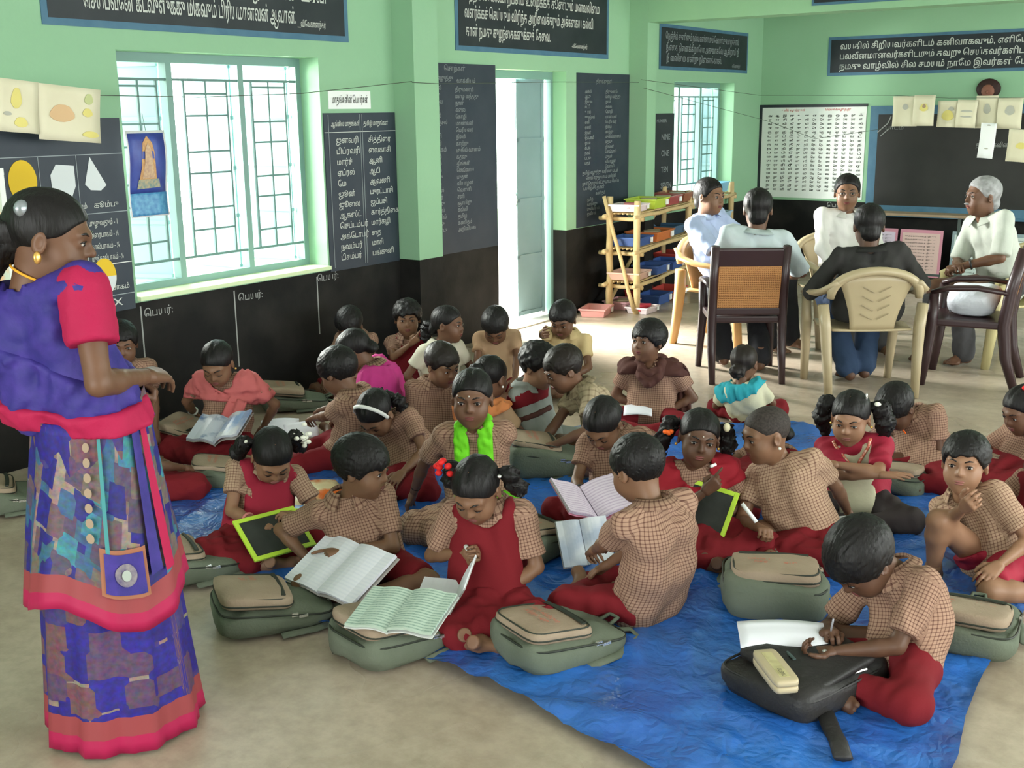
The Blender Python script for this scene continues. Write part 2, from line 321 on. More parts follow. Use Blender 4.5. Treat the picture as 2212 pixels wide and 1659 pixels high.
def board_back(x0,x1,z0,z1,label,lines,m=None,border=0,name='wall_board',let=None,y=WY,bold=.0,cat='board',t=.008):
    root=empty(name,((x0+x1)/2,y-t,z0),label=label,cat=cat); R=Vector(root.location)
    p=MB().lohi((x0,y-t,z0),(x1,y-.0005,z1)).build('panel',m or M_navy); p.data.transform(Matrix.Translation(-R)); p.parent=root
    if border:
        f=MB()
        for lo,hi in (((x0-border,y-t+.002,z0-border),(x1+border,y-.0005,z0)),((x0-border,y-t+.002,z1),(x1+border,y-.0005,z1+border)),((x0-border,y-t+.002,z0),(x0,y-.0005,z1)),((x1,y-t+.002,z0),(x1+border,y-.0005,z1))): f.lohi(lo,hi)
        f=f.build('border',M_blueedge); f.data.transform(Matrix.Translation(-R)); f.parent=root
    if lines: lettering(lines,(x0-R.x,y-t-R.y,z0-R.z),(1,0,0),(0,0,1),let or M_let,root,bold=bold)
    return root
bn=board_left(3.46,5.53,2.165,2.64,'long black banner with Tamil lettering above the barred window with the calendar',[
  ('மனப்பான்மையோடும் ஏழைகளுக்கு உதவி',.36,.185,.085,1.55),('செய்பவனே கடவுளுக்கு மிகவும் பிரியமானவன் ஆவான்.',.2,.055,.085,1.45),('__விவேகானந்தர்',1.66,.04,.035,.24)],border=.035,name='wall_banner',bold=.012,cat='banner')
board_left(6.70,8.76,2.155,2.60,'black banner with three rows of white Tamil lettering above the door',[
  ('நெறியை கல்வி நம்மை உழைக்கத் தூண்டும் மனவலிமை',.07,.32,.075,1.86),('வளர்க்கச் செய்யும் விரிந்த அறிவைத்தரும் அத்தகைய கல்வி',.07,.195,.075,1.76),('தான் நமது குழந்தைகளுக்குத் தேவை.',.08,.07,.075,1.1),('-விவேகானந்தர்',1.5,.035,.03,.24)],border=.035,name='wall_banner',bold=.012,cat='banner')
board_left(9.75,11.67,2.085,2.43,'black banner with dim lettering above the window by the room corner',[
  ('நெஞ்சில் துணிவும் நல்ல எண்ணமும் கொண்டு உழைத்தால்',.08,.245,.06,1.62),('நீ எதை நினைக்கிறாயோ அதுவாகவே ஆகிறாய் நீ',.09,.145,.06,1.62),('நீ வலிமை என்று நினைத்தால்.',.1,.05,.06,1.2),('-விவேகானந்தர்',1.55,.02,.03,.2)],border=.03,name='wall_banner',let=M_let2,bold=.012,cat='banner')
board_back(-4.36,-1.1,2.045,2.375,'long black banner with white Tamil lettering on the wall above the blackboard',[
  ('வயதில் சிறியவர்களிடம் கனிவாகவும், எளியோரிடம் பரிவுடனும்',.10,.235,.06,2.55),('பலவீனமானவர்களிடமும் தவறு செய்தவர்களிடமும் சகிப்புத்தன்மையும்',.10,.135,.06,2.75),('நமது வாழ்வில் சில சமயம் நாமே இவர்கள் போல் இருந்திருப்போம்',.10,.035,.06,2.65)],border=.03,name='wall_banner',bold=.012,cat='banner')
board_back(-3.46,-.6,2.50,2.9,'black banner with a blue edge on the ceiling beam',[('அன்பும் அறிவும் வாழ்வின் இரு கண்கள்',.15,.12,.12,2.3)],border=.02,name='wall_banner',y=9.17,cat='banner')
mon=[('ஜனவரி','சித்திரை'),('பிப்ரவரி','வைகாசி'),('மார்ச்','ஆனி'),('ஏப்ரல்','ஆடி'),('மே','ஆவணி'),('ஜூன்','புரட்டாசி'),('ஜூலை','ஐப்பசி'),('ஆகஸ்ட்','கார்த்திகை'),('செப்டம்பர்','மார்கழி'),('அக்டோபர்','தை'),('நவம்பர்','மாசி'),('டிசம்பர்','பங்குனி')]
ln=[('ஆங்கில மாதங்கள்',.06,.905,.030,.26),('தமிழ் மாதங்கள்',.36,.905,.030,.24)]
for i,(p,q) in enumerate(mon): ln+=[(p,.10,.80-i*.067,.036,None),(q,.40,.80-i*.067,.034,None)]
mb=board_left(5.305,5.98,.715,1.70,'dark board of month names in two columns between the window and the pillar',ln,M_slate,bold=.01)
for yy in (.035,.325,.345): 
    o=MB().lohi((.009,-.3375+yy,.02),(.0105,-.3375+yy+.005,.975)).build('ruled_line',M_let2,mb)
o=MB().lohi((.009,-.3375,.865),(.0105,.3375,.869)).build('ruled_line',M_let,mb)
def column(words,x,ytop,dy,h,wmax=None):
    return [(w_,x,ytop-i*dy,h,None) for i,w_ in enumerate(words)]
wordsA=['அகல்','ஆடு','இலை','ஈட்டி','உரல்','ஊஞ்சல்','எலி','ஏணி','ஐவர்','ஒட்டகம்','ஓடம்','கடல்','நகம்','படகு','மரம்','வயல்','தயிர்','சங்கு','மயில்','குயில்','பந்து','நண்டு']
wordsB=['திருமணம்','மழை வந்தது','நாள்','கலை','கோழி','மாணவன்','பெரியவர்','நிலம்','காற்று','முகில் வானம்','கதவு','திங்கள்','செவ்வாய்','புதன்','வியாழன்','வெள்ளி','சனி','ஞாயிறு','கல்வி','தமிழ்','கணிதம்','அறிவியல்']
ln=[('சொற்கள்',.28,1.28,.035,None),('எழுத்து',.2,1.215,.03,None),('வாக்கியம்',.42,1.20,.03,None)]+column(wordsA,.13,1.15,.047,.028)+column(wordsB,.40,1.14,.047,.028)
board_left(6.24,7.135,.70,2.03,'tall black word-list board between the pillar and the open door',ln,M_slate,let=M_let2,bold=.01)
ln=[('திருக்குறள்',.30,1.19,.03,None)]+column(wordsA[:15],.12,1.11,.042,.026)+column(wordsB[:16],.46,1.11,.042,.026)+[('தமிழ் எழுத்து வரிசை படம்',.08,.44,.028,.6),('சொல் எழுது பாடம் பயிற்சி',.14,.395,.028,.5),('நாள் தோறும் வீட்டு பாடம் செய்க',.08,.35,.028,.62),('பயிற்சி தாள்',.1,.31,.028,.35),('கணிதம்',.3,.26,.026,None)]+column(['தமிழ்','வரலாறு','புவியியல்','ஓவியம்'],.16,.215,.04,.026)
board_left(8.285,9.16,.73,1.998,'tall black word-list board between the open door and the bamboo shelf',ln,M_slate,let=M_let2,bold=.01)
board_left(9.66,10.03,.74,1.66,'narrow black strip of English number words beside the far barred window',[('NUMBER',.02,.84,.03,.2)]+column(['NINE','ONE','TEN','SEVEN','TWENTY'],.12,.68,.15,.055),M_navy,let=M_let2,bold=.012)
# shapes board left of the window
sb=board_left(2.75,3.81,.70,1.69,'dark board painted with geometric shapes and fractions beside the calendar',[
  ('வட்டம்',.47,.50,.03,None),('கனசதுரம்',.62,.545,.026,None),('கூம்பு',.86,.545,.028,None),('முழுவதும் - 1',.82,.455,.028,.17),('அரைபாகம் - ½',.82,.395,.028,.17),('கால்பாகம் - ¼',.82,.335,.028,.17),('முக்கால்பாகம் - ¾',.82,.275,.028,.19),('கால்பாகம்',.83,.115,.026,None),('கனம்',.6,.115,.026,None),('V VI VII VIII IX X',.42,.03,.04,.56)],M_slate,bold=.01)
M_yel=mat('yellow_paint',(.72,.48,.03),.6,.2); M_whp=mat('white_paint',(.62,.66,.68),.6,.2); M_grl=mat('grey_line_paint',(.3,.34,.36),.6,.2)
def flat(name,pts,m,x=.0095): # points (y,z) relative to the board's lower left corner
    return MB().poly([(x,p[0]-.53,p[1]) for p in pts],(.002,0,0)).build(name,m,sb)
def ring(cx,cz,r,r2=None,a0=0,a1=360,n=28): return [(cx+r*math.cos(math.radians(a0+(a1-a0)*i/n)),cz+(r2 or r)*math.sin(math.radians(a0+(a1-a0)*i/n))) for i in range(n+(a1-a0<360))]
flat('circle',ring(.48,.70,.075,.10),M_yel)
flat('cube_front',[(.635,.62),(.74,.61),(.765,.66),(.765,.76),(.665,.77),(.63,.72)],M_whp)
flat('cone',[(.86,.80),(.82,.665),(.85,.635),(.91,.63),(.945,.655)],M_whp)
flat('pie',ring(.885,.19,.07,.095)[0:29],M_yel); flat('quarter',[(.885,.19)]+ring(.885,.19,.068,.092,270,360,8),M_whp,.0118)
for z in (.455,.39,.335,.275):
    g=MB()
    for p,q in (((.755,z-.012),(.80,z-.010)),((.755,z+.033),(.80,z+.035))): g.lohi((.009,p[0]-.53,p[1]),(.011,q[0]-.53,q[1]+.003))
    for yy in (.755,.7775,.797): g.lohi((.009,yy-.53,z-.012),(.011,yy-.527,z+.036))
    g.build('fraction_box',M_let,sb)
for z,m in ((.81,M_grl),(.515,M_grl),(.25,M_chalk),(.085,M_grl)): MB().lohi((.009,-.53,z),(.0108,.53,z+.004)).build('ruled_line',m,sb)
for yy in (.57,.78): MB().lohi((.009,yy-.53,.085),(.0108,yy-.527,.81)).build('ruled_line',M_grl,sb)
# paper slip above the month board
pp=board_left(5.36,5.75,1.725,1.835,'white paper slip with Tamil print pasted above the month-name board',[('மாதங்களின் பெயர்கள்',.03,.035,.045,.33)],mat('white_paper',(.78,.80,.80),.7,.2),name='paper_sign',let=mat('black_print',(.03,.03,.03),.7,.1),cat='sign',t=.004)
# chalk columns under the window (children of the wall)
for (pxa,pya,pxb,pyb) in ((303,662,326,938),(505,628,523,790),(684,598,697,720)):
    p=on(pxa,pya,0,WX); q=on(pxb,pyb,0,WX); MB().lohi((WX-.002,p[1]-.004,max(q[2],.02)),(WX+.003,p[1]+.004,p[2])).build('painted_line',M_chalk2,WL)
for (px_,py_) in ((318,680),(520,646),(690,604)):
    p=on(px_,py_,0,WX); lettering([('பெயர்:',0,0,.04,None)],(WX,p[1]-.02,p[2]-.01),(0,1,0),(0,0,1),M_chalk2,WL,bold=.01)
# ------------------------------------------------------------------ back wall: letter chart and blackboard
M_chart=mat('chart_sheet',(.66,.70,.66),.45,.4); 
con='அகஙசஞடணதநபமயரலவழளறன'; vow=['','ா','ி','ீ','ு','ூ','ெ','ே','ை','ொ','ோ','ௌ','்']
ln=[('உயிர் எழுத்துகள்',.22,.915,.022,.26),('மெய்யெழுத்து',.70,.92,.022,.28)]
ch=board_back(-5.09,-3.95,.745,1.70,'white chart filled with rows of Tamil letters hanging beside the blackboard',None,M_chart,name='letter_chart',cat='chart')
cols=[.07+i*.083 for i in range(13)]; L=[]
for r,cn in enumerate(con):
    for c_,vw in enumerate(vow): L.append((cn+vw if cn!='அ' else 'அஆஇஈஉஊஎஏஐஒஓஔஃ'[c_],cols[c_],.86-r*.0435,.022,.042))
lettering(L,(-.57,0,0),(1,0,0),(0,0,1),mat('black_print',(.03,.03,.03),.7,.1),ch,res=1,bold=.015)
lettering(ln,(-.57,0,0),(1,0,0),(0,0,1),mat('red_print',(.55,.08,.07),.7,.1),ch,name='heading',res=1,bold=.01)
MB().lohi((-.6,-.006,-.005),(-.57,.006,.985)).lohi((-.57,-.006,.955),(.58,.006,.985)).build('dark_edge',M_navy,ch)
bb=board_back(-3.82,-.9,.70,1.62,'large blackboard with a blue painted frame and faint chalk writing',[('தமிழ் ( கவிதை )',.98,.60,.045,.36),('பாடம்',.08,.77,.04,.18)],mat('blackboard',(.010,.010,.009),.55,.4,noise=(3,(.02,.02,.018))),border=.085,name='blackboard',let=M_chalk2,bold=.004,t=.015)
MB().tube([(-1.46+.0,-.003,.74),(-1.36,-.003,.83),(-1.33,-.003,.9)],.006,6).tube([(-1.43,-.003,.70),(-1.34,-.003,.78)],.005,6).build('chalk_stroke',M_chalk2,bb)
MB().lohi((-1.55,-.035,-.11),(1.55,.012,-.085)).build('chalk_ledge',M_blueedge,bb)
lettering([('பெயர்',0,0,.045,None)],(-4.32,WY,.66),(1,0,0),(0,0,1),M_chalk2,WB,bold=.006)
# ================================================================== things on the walls and wires
M_paper=mat('cream_drawing_paper',(.70,.66,.50),.8,.15,noise=(4,(.64,.60,.44))); M_white=mat('white_paper',(.78,.80,.80),.7,.2); M_black=mat('black_print',(.03,.03,.03),.7,.1)
M_wire=mat('dark_wire',(.06,.08,.06),.5,.3)
XW=-4.90
def wire(pts,label,r=.0022):
    o=MB().tube(pts,r,5).build('hanging_wire',M_wire,smooth=True); rebase(o,pts[0]); tag(o,label,'wire'); return o
P=[on(-60,160,0,XW),on(0,170,0,XW),on(80,182,0,XW),on(215,206,0,XW),on(430,210,0,XW),on(650,202,0,XW),on(890,176,0,XW)]
wire(P,'thin sagging wire carrying two drawings in front of the barred window')
wire([on(890,178,0,XW),on(950,181,0,XW),on(1210,177,0,XW),on(1380,178,0,XW)],'thin wire stretched between the two green pillars past the doorway')
BY=11.5
WB2=[(on(1385,172,0,PX+.01)),on(1640,206,1,BY),on(1930,206,1,BY),on(2050,212,1,BY),on(2212,211,1,BY),on(2330,208,1,BY)]
wire(WB2,'thin wire carrying a row of paper drawings in front of the blackboard')
wire([on(1390,190,0,PX+.01),on(1660,262,1,BY+.2),on(1760,300,1,BY+.2),on(1930,275,1,BY+.15)],'loose slack wire hanging across the letter chart')
def hung_sheet(top,w,h,right,tilt,label,m=M_paper,marks=(),curl=.02,group=None,name='paper_drawing',nrm=None):
    """sheet hanging from a wire: top = top centre"""
    top=Vector(top); right=Vector(right).normalized(); up=Vector((0,0,1)); n=right.cross(up)*-1
    right=(right+up*tilt).normalized(); up=right.cross(n).normalized()*1; up=up if up.z>0 else -up
    root=empty(name,top,label=label,cat='drawing',group=group)
    g=MB(); rows=[]
    for i in range(7):
        t=i/6; rows.append([right*(u-.5)*w-up*t*h+n*(curl*math.sin(t*2.6)+.012*math.sin(u*6.0)*t) for u in [j/6 for j in range(7)]])
    g.grid(rows,thick=.0016); g.build('sheet',m,root,smooth=True)
    for (u,v,ru,rv,mm) in marks:
        pts=[]
        for k in range(14):
            a=2*math.pi*k/14; uu=u+ru*math.cos(a)*(1+.12*math.sin(3*a)); vv=v+rv*math.sin(a)
            pts.append(right*(uu-.5)*w-up*vv*h+n*(curl*math.sin(vv*2.6)+.012*math.sin(uu*6.0)*vv-.006))
        MB().poly(pts,tuple(n*.002)).build('crayon_mark',mm,root)
    return root
cy=mat('crayon_yellow',(.66,.58,.20),.8,.1); co=mat('crayon_orange',(.62,.42,.24),.8,.1); cg=mat('crayon_grey',(.42,.42,.36),.8,.1); cgr=mat('crayon_green',(.48,.52,.26),.8,.1); cb=mat('crayon_brown',(.34,.25,.16),.8,.1)
def sheet_left(x0,y0,x1,y1,tilt,label,marks):
    a=on(x0,y0,0,XW); b=on(x1,y0,0,XW); c=on(x0,y1,0,XW); hung_sheet((XW+.004,(a[1]+b[1])/2,a[2]+.0),b[1]-a[1],a[2]-c[2],(0,1,0),tilt,label,marks=marks,curl=.01)
sheet_left(-5,172,82,288,-.10,'cream paper with a yellow bird drawing hanging at the end of the wire',[(.45,.35,.12,.2,cy),(.55,.8,.14,.10,cy),(.25,.65,.10,.04,cg)])
sheet_left(82,186,215,308,-.09,'cream paper with an orange fruit basket drawing beside the barred window',[(.38,.5,.19,.16,co),(.38,.5,.13,.09,cy),(.78,.45,.08,.08,cy),(.82,.85,.14,.06,cy),(.8,.2,.07,.10,cgr)])
labs=['cream drawing with a small grey figure, first on the wire by the letter chart','cream drawing with a brown cup, second on the wire from the letter chart','cream drawing with a yellow hen on the wire before the blackboard','cream sheet of faint pencil lines beside the yellow hen drawing','cream drawing hung under the dark round mask','cream drawing on the wire beside the one under the mask']
for k,(x0,y0,x1,y1,tilt,mk) in enumerate([(1930,208,1984,273,0,[(.5,.35,.12,.1,cg)]),(1976,206,2022,272,.0,[(.5,.4,.2,.13,cy),(.5,.35,.1,.07,cb)]),(2027,218,2072,275,-.02,[(.5,.55,.3,.2,cy),(.65,.3,.14,.08,cg)]),(2070,216,2114,276,-.03,[(.5,.4,.3,.04,cg),(.5,.6,.3,.03,cg)]),(2110,207,2158,277,0,[(.5,.4,.16,.16,cg)]),(2158,212,2212,278,0,[(.5,.4,.2,.16,cg)])]):
    a=on(x0,y0,1,BY); b=on(x1,y0,1,BY); c=on(x0,y1,1,BY)
    hung_sheet(((a[0]+b[0])/2,BY-.004*(k%2),a[2]),b[0]-a[0],a[2]-c[2],(1,0,0),tilt,labs[k],marks=mk,curl=-.02 if k%2 else .015)
a=on(2120,266,1,BY-.06); b=on(2154,266,1,BY-.06); c=on(2120,342,1,BY-.06)
hung_sheet(((a[0]+b[0])/2,BY-.06,a[2]),b[0]-a[0],a[2]-c[2],(1,0,0),-.06,'narrow white paper strip clipped below the row of drawings',m=M_white,marks=[(.5,.72,.14,.02,cg),(.5,.06,.12,.02,cg)],name='paper_strip')
a=on(2180,280,1,BY-.04); b=on(2240,280,1,BY-.04); c=on(2180,350,1,BY-.04)
hung_sheet(((a[0]+b[0])/2,BY-.04,a[2]),b[0]-a[0],a[2]-c[2],(1,0,0),-.05,'torn yellowish paper hanging lowest before the blackboard',marks=[(.5,.5,.2,.1,cy)])
# round dark mask on the back wall
p=on(2137,192,1,WY); root=empty('wall_mask',(p[0],WY-.03,p[2]),label='dark round mask with a brown face hanging above the blackboard',cat='mask')
MB().sphere((0,0,0),.115,16,(1,.28,.85)).build('rim',mat('mask_dark',(.03,.012,.010),.6,.3,bump=(40,.6)),root,smooth=True); MB().sphere((0,-.02,-.02),.065,12,(1,.4,1)).sphere((0,-.05,-.03),.016,8).build('face',mat('mask_brown',(.22,.09,.06),.6,.3),root,smooth=True)
# calendar on the window
XC=WX+.02
a=on(268,283,0,XC); b=on(352,280,0,XC); c=on(285,472,0,XC)
root=empty('wall_calendar',(XC,(a[1]+b[1])/2,a[2]),label='blue wall calendar with a golden enthroned figure hanging on the barred window',cat='calendar'); w_=b[1]-a[1]; h_=a[2]-c[2]
g=MB(); g.grid([[(.004+.012*math.sin(i*.6),(j/4-.5)*w_,-h_*i/10) for j in range(5)] for i in range(11)],thick=.002); g.build('page',mat('calendar_white',(.74,.74,.76),.4,.4),root,smooth=True)
def cal(name,u0,u1,v0,v1,m,x=.004):
    g=MB(); g.grid([[(x+.012*math.sin((v0+(v1-v0)*i/8)*6.0),(u0+(u1-u0)*j/4-.5)*w_,-h_*(v0+(v1-v0)*i/8)) for j in range(5)] for i in range(9)],thick=.001); return g.build(name,m,root,smooth=True)
cal('picture',.03,.95,.03,.72,mat('calendar_blue',(.035,.05,.26),.4,.4,noise=(14,(.05,.09,.36))),.0065)
cal('month_table',.03,.97,.72,.985,mat('calendar_cyan',(.05,.20,.42),.4,.4,noise=(40,(.12,.36,.55))),.0065)
gold=mat('calendar_gold',(.62,.36,.14),.5,.3,noise=(60,(.42,.22,.12))); 
def fig(name,pts,m,x): 
    MB().poly([(x+.012*math.sin(v*6.0),(u-.5)*w_,-h_*v) for u,v in pts],(.0012,0,0)).build(name,m,root)
fig('arch',[(.5,.06),(.62,.14),(.66,.25),(.68,.42),(.72,.60),(.25,.60),(.32,.42),(.34,.25),(.38,.14)],gold,.0095)
fig('robe',[(.50,.14),(.58,.22),(.60,.36),(.66,.55),(.34,.55),(.40,.36),(.42,.22)],mat('calendar_ochre',(.44,.28,.20),.5,.3,noise=(70,(.6,.42,.25))),.0115)
fig('throne',[(.24,.56),(.76,.56),(.80,.66),(.20,.67)],mat('calendar_teal',(.18,.26,.24),.5,.3,noise=(60,(.5,.38,.22))),.0115)
MB().tube([(0,-.01,.0),(-.004,0,.09),(0,.01,.0)],.0018,5).build('hanging_string',M_wire,root)
# framed edge of a chart at the very left
a=on(0,368,0,-4.93); root=empty('picture_chart',(-4.93,a[1]-.30,a[2]-.62),label='pale picture chart with a metal strip hanging before the shapes board',cat='chart')
MB().lohi((0,0,0),(.006,.29,.62)).build('sheet',mat('pale_chart',(.55,.62,.50),.6,.2,noise=(7,(.7,.45,.25),.5,.6)),root); MB().lohi((-.002,-.01,.60),(.012,.31,.63)).lohi((-.002,.285,0),(.010,.31,.60)).build('metal_strip',mat('strip_white',(.72,.76,.72),.4,.4),root)
# ================================================================== bamboo shelf with trays
M_bam=mat('peeled_pole',(.62,.47,.25),.6,.3,noise=(9,(.52,.37,.18)),bump=(25,.2))
A=G(1374,678); B=G(1316,673); dirv=np.array([-.14,1.0,0]); dirv/=np.linalg.norm(dirv); dep=np.array([B[0]-A[0],B[1]-A[1],0]); 
LEN=2.75
root=empty('bamboo_shelf',(A+B)/2+dirv*LEN/2*0,label='shelf rack lashed from pale peeled poles standing against the wall',cat='shelf'); R0=Vector(root.location)
def sp(mb,name,par=None): 
    o=mb.build(name,M_bam,smooth=True); o.data.transform(Matrix.Translation(-R0)); o.parent=par or root; return o
def wob(p,q,n=6,a=.008):
    p=np.array(p,float); q=np.array(q,float); return [p+(q-p)*i/n+(RNG.rand(3)-.5)*a*(0<i<n) for i in range(n+1)]
def SP(s,d,z): v=A+dirv*s+dep*d; return np.array([v[0],v[1],z])
for s in (0,1.35,LEN):
    for d,h in ((0,.955),(1,.985)): sp(MB().tube(wob(SP(s,d,0),SP(s,d,h)),[.030,.031,.029,.030,.028,.030,.027],10),'post')
SZ=(.265,.55,.845)
for z in SZ:
    for d in (-.06,1.06): sp(MB().tube(wob(SP(-.10,d,z-.02),SP(LEN+.08,d,z-.02),10,.014),.019,8),'rail')
    for s in (.0,1.35,LEN): sp(MB().tube(wob(SP(s+.035,-.18,z-.045),SP(s+.035,1.45,z-.045)),.018,8),'cross_pole')
    for j in range(7): sp(MB().tube(wob(SP(-.02,.02+j*.16,z),SP(LEN+.02,.02+j*.16,z),6,.006),.008,6),'slat')
sp(MB().tube(wob(SP(-.045,1.15,.99),SP(-.04,.02,.03)),.017,8),'brace'); sp(MB().tube(wob(SP(LEN+.04,1.1,.95),SP(LEN+.04,0,.03)),.017,8),'brace'); sp(MB().tube(wob(SP(.05,1.12,.06),SP(1.3,1.12,.80)),.017,8),'brace')
def tray(s,d,z,w,l,h,col,label,ang=0,inner=None,tagp=True,fill=None):
    """open plastic tray; s along shelf, d across (0..1)"""
    nm='tray_'+col[0]; m=mat(nm,col[1],.4,.45)
    v=A+dirv*s+dep*d; root=empty('plastic_tray',(v[0],v[1],z),math.atan2(dirv[1],dirv[0])+ang,label=label,cat='tray',group='plastic trays of learning cards')
    t=.006; k=.86; g=MB()
    def rect(a,b,zz): return [(-a/2,-b/2,zz),(a/2,-b/2,zz),(a/2,b/2,zz),(-a/2,b/2,zz)]
    rows=[rect(l*k,w*k,0),rect(l,w,h),rect(l+.016,w+.016,h),rect(l+.016,w+.016,h-.012),rect(l+.004,w+.004,h-.012)]
    g.grid([r for r in rows[:2]],close_u=True); g.poly(rows[0][::-1]); 
    ins=[rect(l-2*t,w-2*t,h),rect(l*k-2*t,w*k-2*t,t)]; g.grid(ins,close_u=True); g.poly(ins[1]); g.grid([rows[1],rows[2],rows[3],rows[4]],close_u=True); g.grid([rows[1],ins[0]],close_u=True)
    tb=g.build('tray_body',m,root)
    if tagp: MB().lohi((l*.30,-w/2-.008,h*.25),(l*.44,-w/2+.004,h*.8)).build('paper_label',M_white,tb)
    if fill: 
        for q in range(3): MB().box((-.05+q*.05,.01*(q%2),h*.55+.012*q),(l*.5,w*.5,.01),Matrix.Rotation(.3*q-.2,3,'Z')).build('card',fill,root)
    return root
red=('red',(.45,.06,.05)); blue=('blue',(.035,.09,.30)); orange=('orange',(.52,.15,.04)); lime=('lime',(.42,.55,.05)); pink=('pink',(.60,.27,.25)); maroon=('maroon',(.33,.07,.07)); brown=('brown',(.28,.11,.06)); blush=('blush',(.66,.42,.34)); white=('white_pink',(.72,.62,.66)); navy=('slate',(.05,.12,.22))
mp=mat('manila_card',(.55,.45,.32),.7,.2)
tray(.10,.45,SZ[2]+.018,.26,.26,.06,white,'white and pink tray on the top shelf at the near end of the rack',fill=mat('pink_card',(.65,.22,.24),.6,.2))
tray(.46,.35,SZ[2]+.018,.28,.34,.085,lime,'lime green tray on the top shelf of the bamboo rack',fill=mp); tray(.86,.4,SZ[2]+.018,.28,.34,.08,maroon,'maroon tray beside the lime green tray on the top shelf',fill=mp); tray(1.26,.4,SZ[2]+.018,.28,.32,.085,brown,'brown tray on the top shelf behind the man in the light blue shirt',fill=mp)
tray(.16,.45,SZ[1]+.018,.28,.30,.075,blue,'blue tray on the middle shelf at the near end of the rack'); tray(.62,.45,SZ[1]+.018,.30,.44,.085,orange,'orange tray on the middle shelf of the bamboo rack',fill=mp); tray(1.15,.6,SZ[1]+.018,.28,.36,.08,navy,'slate blue tray far along the middle shelf')
tray(.12,.45,SZ[0]+.018,.28,.30,.065,blush,'pale pink tray on the lowest shelf at the near end of the rack'); tray(.52,.25,SZ[0]+.018,.24,.30,.08,blue,'blue tray on the lowest shelf beside the pale pink tray'); tray(.90,.2,SZ[0]+.018,.24,.30,.08,blue,'second blue tray on the lowest shelf, farther along'); tray(1.28,.6,SZ[0]+.018,.22,.34,.10,red,'red tray at the back of the lowest shelf')
tray(-.20,1.15,.002,.22,.30,.07,pink,'dull pink tray on the floor at the foot of the rack',.15); tray(.22,.88,.002,.22,.28,.075,('rose',(.62,.33,.36)),'rose tray of odds and ends on the floor under the rack',-.1,fill=mp); tray(.10,-.08,.002,.20,.24,.055,white,'white and red tray on the floor before the rack',-.1,fill=mat('red_card',(.55,.06,.09),.6,.2))
tray(.60,.22,.002,.22,.30,.09,blue,'blue tray on the floor under the bamboo rack',-.05); tray(1.0,.25,.002,.24,.38,.085,red,'red tray on the floor behind the blue one under the rack'); tray(.80,1.25,.002,.20,.34,.09,('crimson',(.5,.04,.04)),'crimson tray on the floor against the wall under the rack')
tray(2.52,.5,SZ[2]+.018,.24,.34,.10,('sky',(.22,.50,.70)),'deep sky blue basket on the far end of the rack top',tagp=False,fill=M_white); tray(2.5,.45,SZ[1]+.018,.30,.36,.10,('paleblue',(.45,.62,.78)),'pale blue basket on the middle shelf at the far end',tagp=False)
# ================================================================== low table and leaning posters by the blackboard
def poster(x,z0,w,h,lean,edge,sheet,label,y=11.93):
    root=empty('print_poster',(x,y-.13,z0),label=label,cat='poster'); R=Matrix.Rotation(-lean,3,'X')
    MB().box(R@Vector((0,0,h/2)),(w,.012,h),R).build('board',edge,root)
    MB().box(R@Vector((0,-.007,h/2-.005)),(w*.88,.003,h*.88),R).build('sheet',sheet,root)
    L=[]
    for i in range(int(h/.036)-2): L.append(('கசடதபற நமன யரலவ அஆஇஈ உஊ',w*.12,h*.85-i*.033,.012,w*.72))
    lettering(L,(-w/2,-.0085,0),(1,0,0),tuple(R@Vector((0,0,1))),M_black,root,res=1)
    return root
ep=mat('poster_pink_edge',(.62,.28,.36),.5,.3); sp_=mat('poster_pink',(.72,.52,.48),.6,.2); sl=mat('poster_lilac',(.70,.60,.72),.6,.2); eb=mat('poster_grey_edge',(.25,.33,.36),.5,.3); sw=mat('poster_mint',(.55,.64,.62),.6,.2)
a=G(1945,585,.03); 
poster(-3.66,.02,.36,.47,.14,ep,sl,'lilac sheet of Tamil print leaning by the wall behind the man in black'); poster(-3.24,.02,.42,.47,.13,ep,sp_,'pink sheet of Tamil print with a magenta border leaning by the wall'); poster(-2.74,.02,.40,.47,.12,eb,sw,'mint sheet of print in a dark frame leaning near the white bag chair'); poster(-2.24,.02,.46,.47,.12,eb,sw,'mint sheet of print leaning behind the grey-haired man'); poster(-1.70,.02,.46,.47,.12,eb,mat('poster_blue',(.5,.62,.68),.6,.2),'pale blue sheet of print leaning at the wall beside the mint ones')
root=empty('low_table',(-3.2,11.35,0),label='narrow wooden table with thin metal legs standing below the blackboard',cat='table')
MB().box((0,0,.685),(1.05,.26,.025),bev=.005).build('table_top',mat('worn_tabletop',(.24,.17,.11),.5,.35,noise=(6,(.32,.24,.16))),root)
for sx in (-.46,.46):
    for sy in (-.09,.09): MB().box((sx,sy,.337),(.025,.025,.672)).build('leg',mat('dark_steel',(.05,.07,.065),.45,.4),root)
    MB().box((sx,0,.12),(.02,.18,.02)).build('stretcher',mat('dark_steel',(.05,.07,.065),.45,.4),root)
MB().box((0,-.09,.12),(.92,.02,.02)).build('stretcher',mat('dark_steel',(.05,.07,.065),.45,.4),root)
